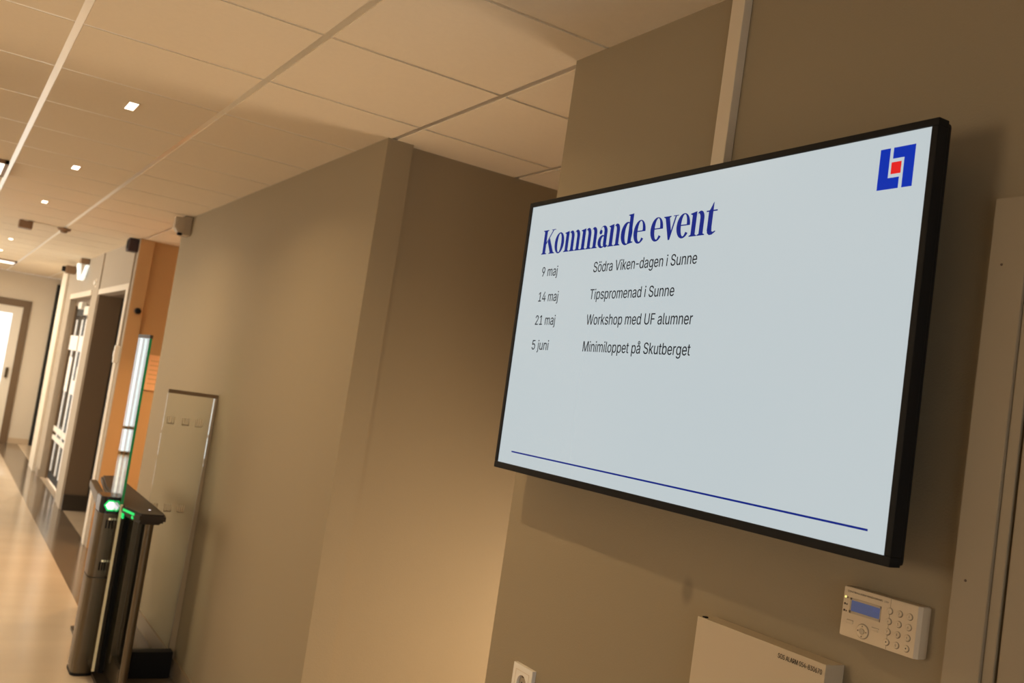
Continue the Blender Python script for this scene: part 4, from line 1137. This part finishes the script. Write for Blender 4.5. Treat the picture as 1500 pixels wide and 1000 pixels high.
# ------------------------------------------------------------------ far corridor things
s = thing('alarm_sounder', 'dark maroon alarm sounder at the top corner of the orange wall', 'alarm sounder', (WX, 8.98, EYE + .925))
MB().box((-.085, -.06, -.055), (0, .06, .06), .010).build('housing', M['maroon'], s)
MB().box((-.09, -.045, -.035), (-.083, .045, .04), .004).build('grille', M['black'], s)

s = thing('surveillance_camera', 'small dark camera high on the wall beyond the glowing sign', 'camera', (WX, 13.1, EYE + .90))
MB().box((-.14, -.05, -.05), (-.02, .05, .05), .012).build('housing', M['brown_plastic'], s)
MB().lathe([(.035, 0), (.035, -.03), (.028, -.04)], (-.14, 0, 0), 'x', 18).build('lens', M['black'], s, True)
MB().box((-.02, -.025, -.025), (0, .025, .025)).build('bracket', M['black'], s)

s = thing('exit_sign', 'small glowing V shaped sign above the glazed door', 'sign', (WX - .06, 12.10, EYE + .92))
MB().box((-.035, -.06, 0), (.055, .06, .065), .004).build('bracket', M['brown_plastic'], s)
for sg in (-1, 1):
    MB().prism([(sg * .045 - .014, 0.0), (sg * .045 + .014, 0.0), (sg * .016 + .013, -.18), (sg * .016 - .013, -.18)], 1, -.08, .08).build('light_panel', M['sign_glow'], s)

s = thing('wall_button', 'tiny pale button on the wall between the two openings', 'button', (WX, 11.18, EYE + .68))
MB().lathe([(.03, 0), (.03, -.02), (.02, -.03)], (0, 0, 0), 'x', 18).build('button', M['white'], s, True)
MB().box((-.006, -.045, -.045), (0, .045, .045), .002).build('plate', M['wall_white'], s)

s = thing('light_switch', 'white switch with a thin conduit on the pale strip beside the orange wall', 'switch', (WX - .012, 8.955, EYE - .035))
MB().box((-.03, -.025, -.075), (.012, .035, .075), .004).build('box', M['white'], s)
MB().box((-.036, -.01, -.03), (-.028, .02, .03), .002).build('rocker', M['paper'], s)
MB().lathe([(.008, .075), (.008, CEIL - EYE - .12 + .034)], (0, 0, 0), 'z', 10).build('conduit', M['wall_far'], s)

s = thing('door_holder', 'small dark round magnet on the orange pillar', 'magnet', (1.472, Y_C, EYE + .362))
MB().lathe([(.03, 0), (.03, -.02)], (0, 0, 0), 'y', 20).build('base', M['brown_plastic'], s)
MB().lathe([(.022, -.02), (.026, -.05), (.018, -.062)], (0, 0, 0), 'y', 20).build('magnet', M['black'], s, True)

s = thing('notice_board', 'pale orange notice sheet on the orange wall behind the glass wing', 'notice', (1.95, Y_C + .035, EYE - .15))
MB().box((-.33, -.012, -.155), (.33, 0, .155)).build('board', M['orange_pale'], s)
l = MB()
for k in range(6):
    l.box((-.29, -.0135, .10 - k * .04), (-.29 + random.uniform(.14, .4), -.011, .106 - k * .04))
l.build('printed_lines', M['orange'], s)

NOTE = (('white paper notice on the left leaf of the glazed door', 12.75, 1.33, .26, .42, 'paper'),
        ('white paper notice low on the right leaf of the glazed door', 12.13, 1.20, .34, .16, 'paper'),
        ('small white paper notice beside the red one on the glazed door', 11.92, 1.36, .2, .16, 'paper'),
        ('small dark red notice at the edge of the glazed door', 11.72, 1.18, .14, .11, 'red_paper'))
for lab, y, z, w, h, mk in NOTE:
    tag(box('notice', (1.462, y - w / 2, z - h / 2), (1.4665, y + w / 2, z + h / 2), M[mk]), lab, 'notice', 'notices on the glazed door')

# warm lamp in the ceiling of the alcove that colours the orange walls
a = thing('alcove_lamp', 'warm round lamp in the ceiling of the orange alcove', 'ceiling light', (2.1, 8.0, CEIL))
MB().lathe([(.09, 0), (.09, -.02), (.08, -.03)], (0, 0, 0), 'z', 24).build('housing', M['white'], a, True)
MB().lathe([(.075, -.029), (.07, -.034)], (0, 0, 0), 'z', 24).build('lens', M['lamp'], a)
area_light('alcove_lamp_light', (0, 0, -.05), (.15, .15), 18, (1.0, .62, .30), (0, 0, -1), a, spread=math.radians(95), shape='DISK')
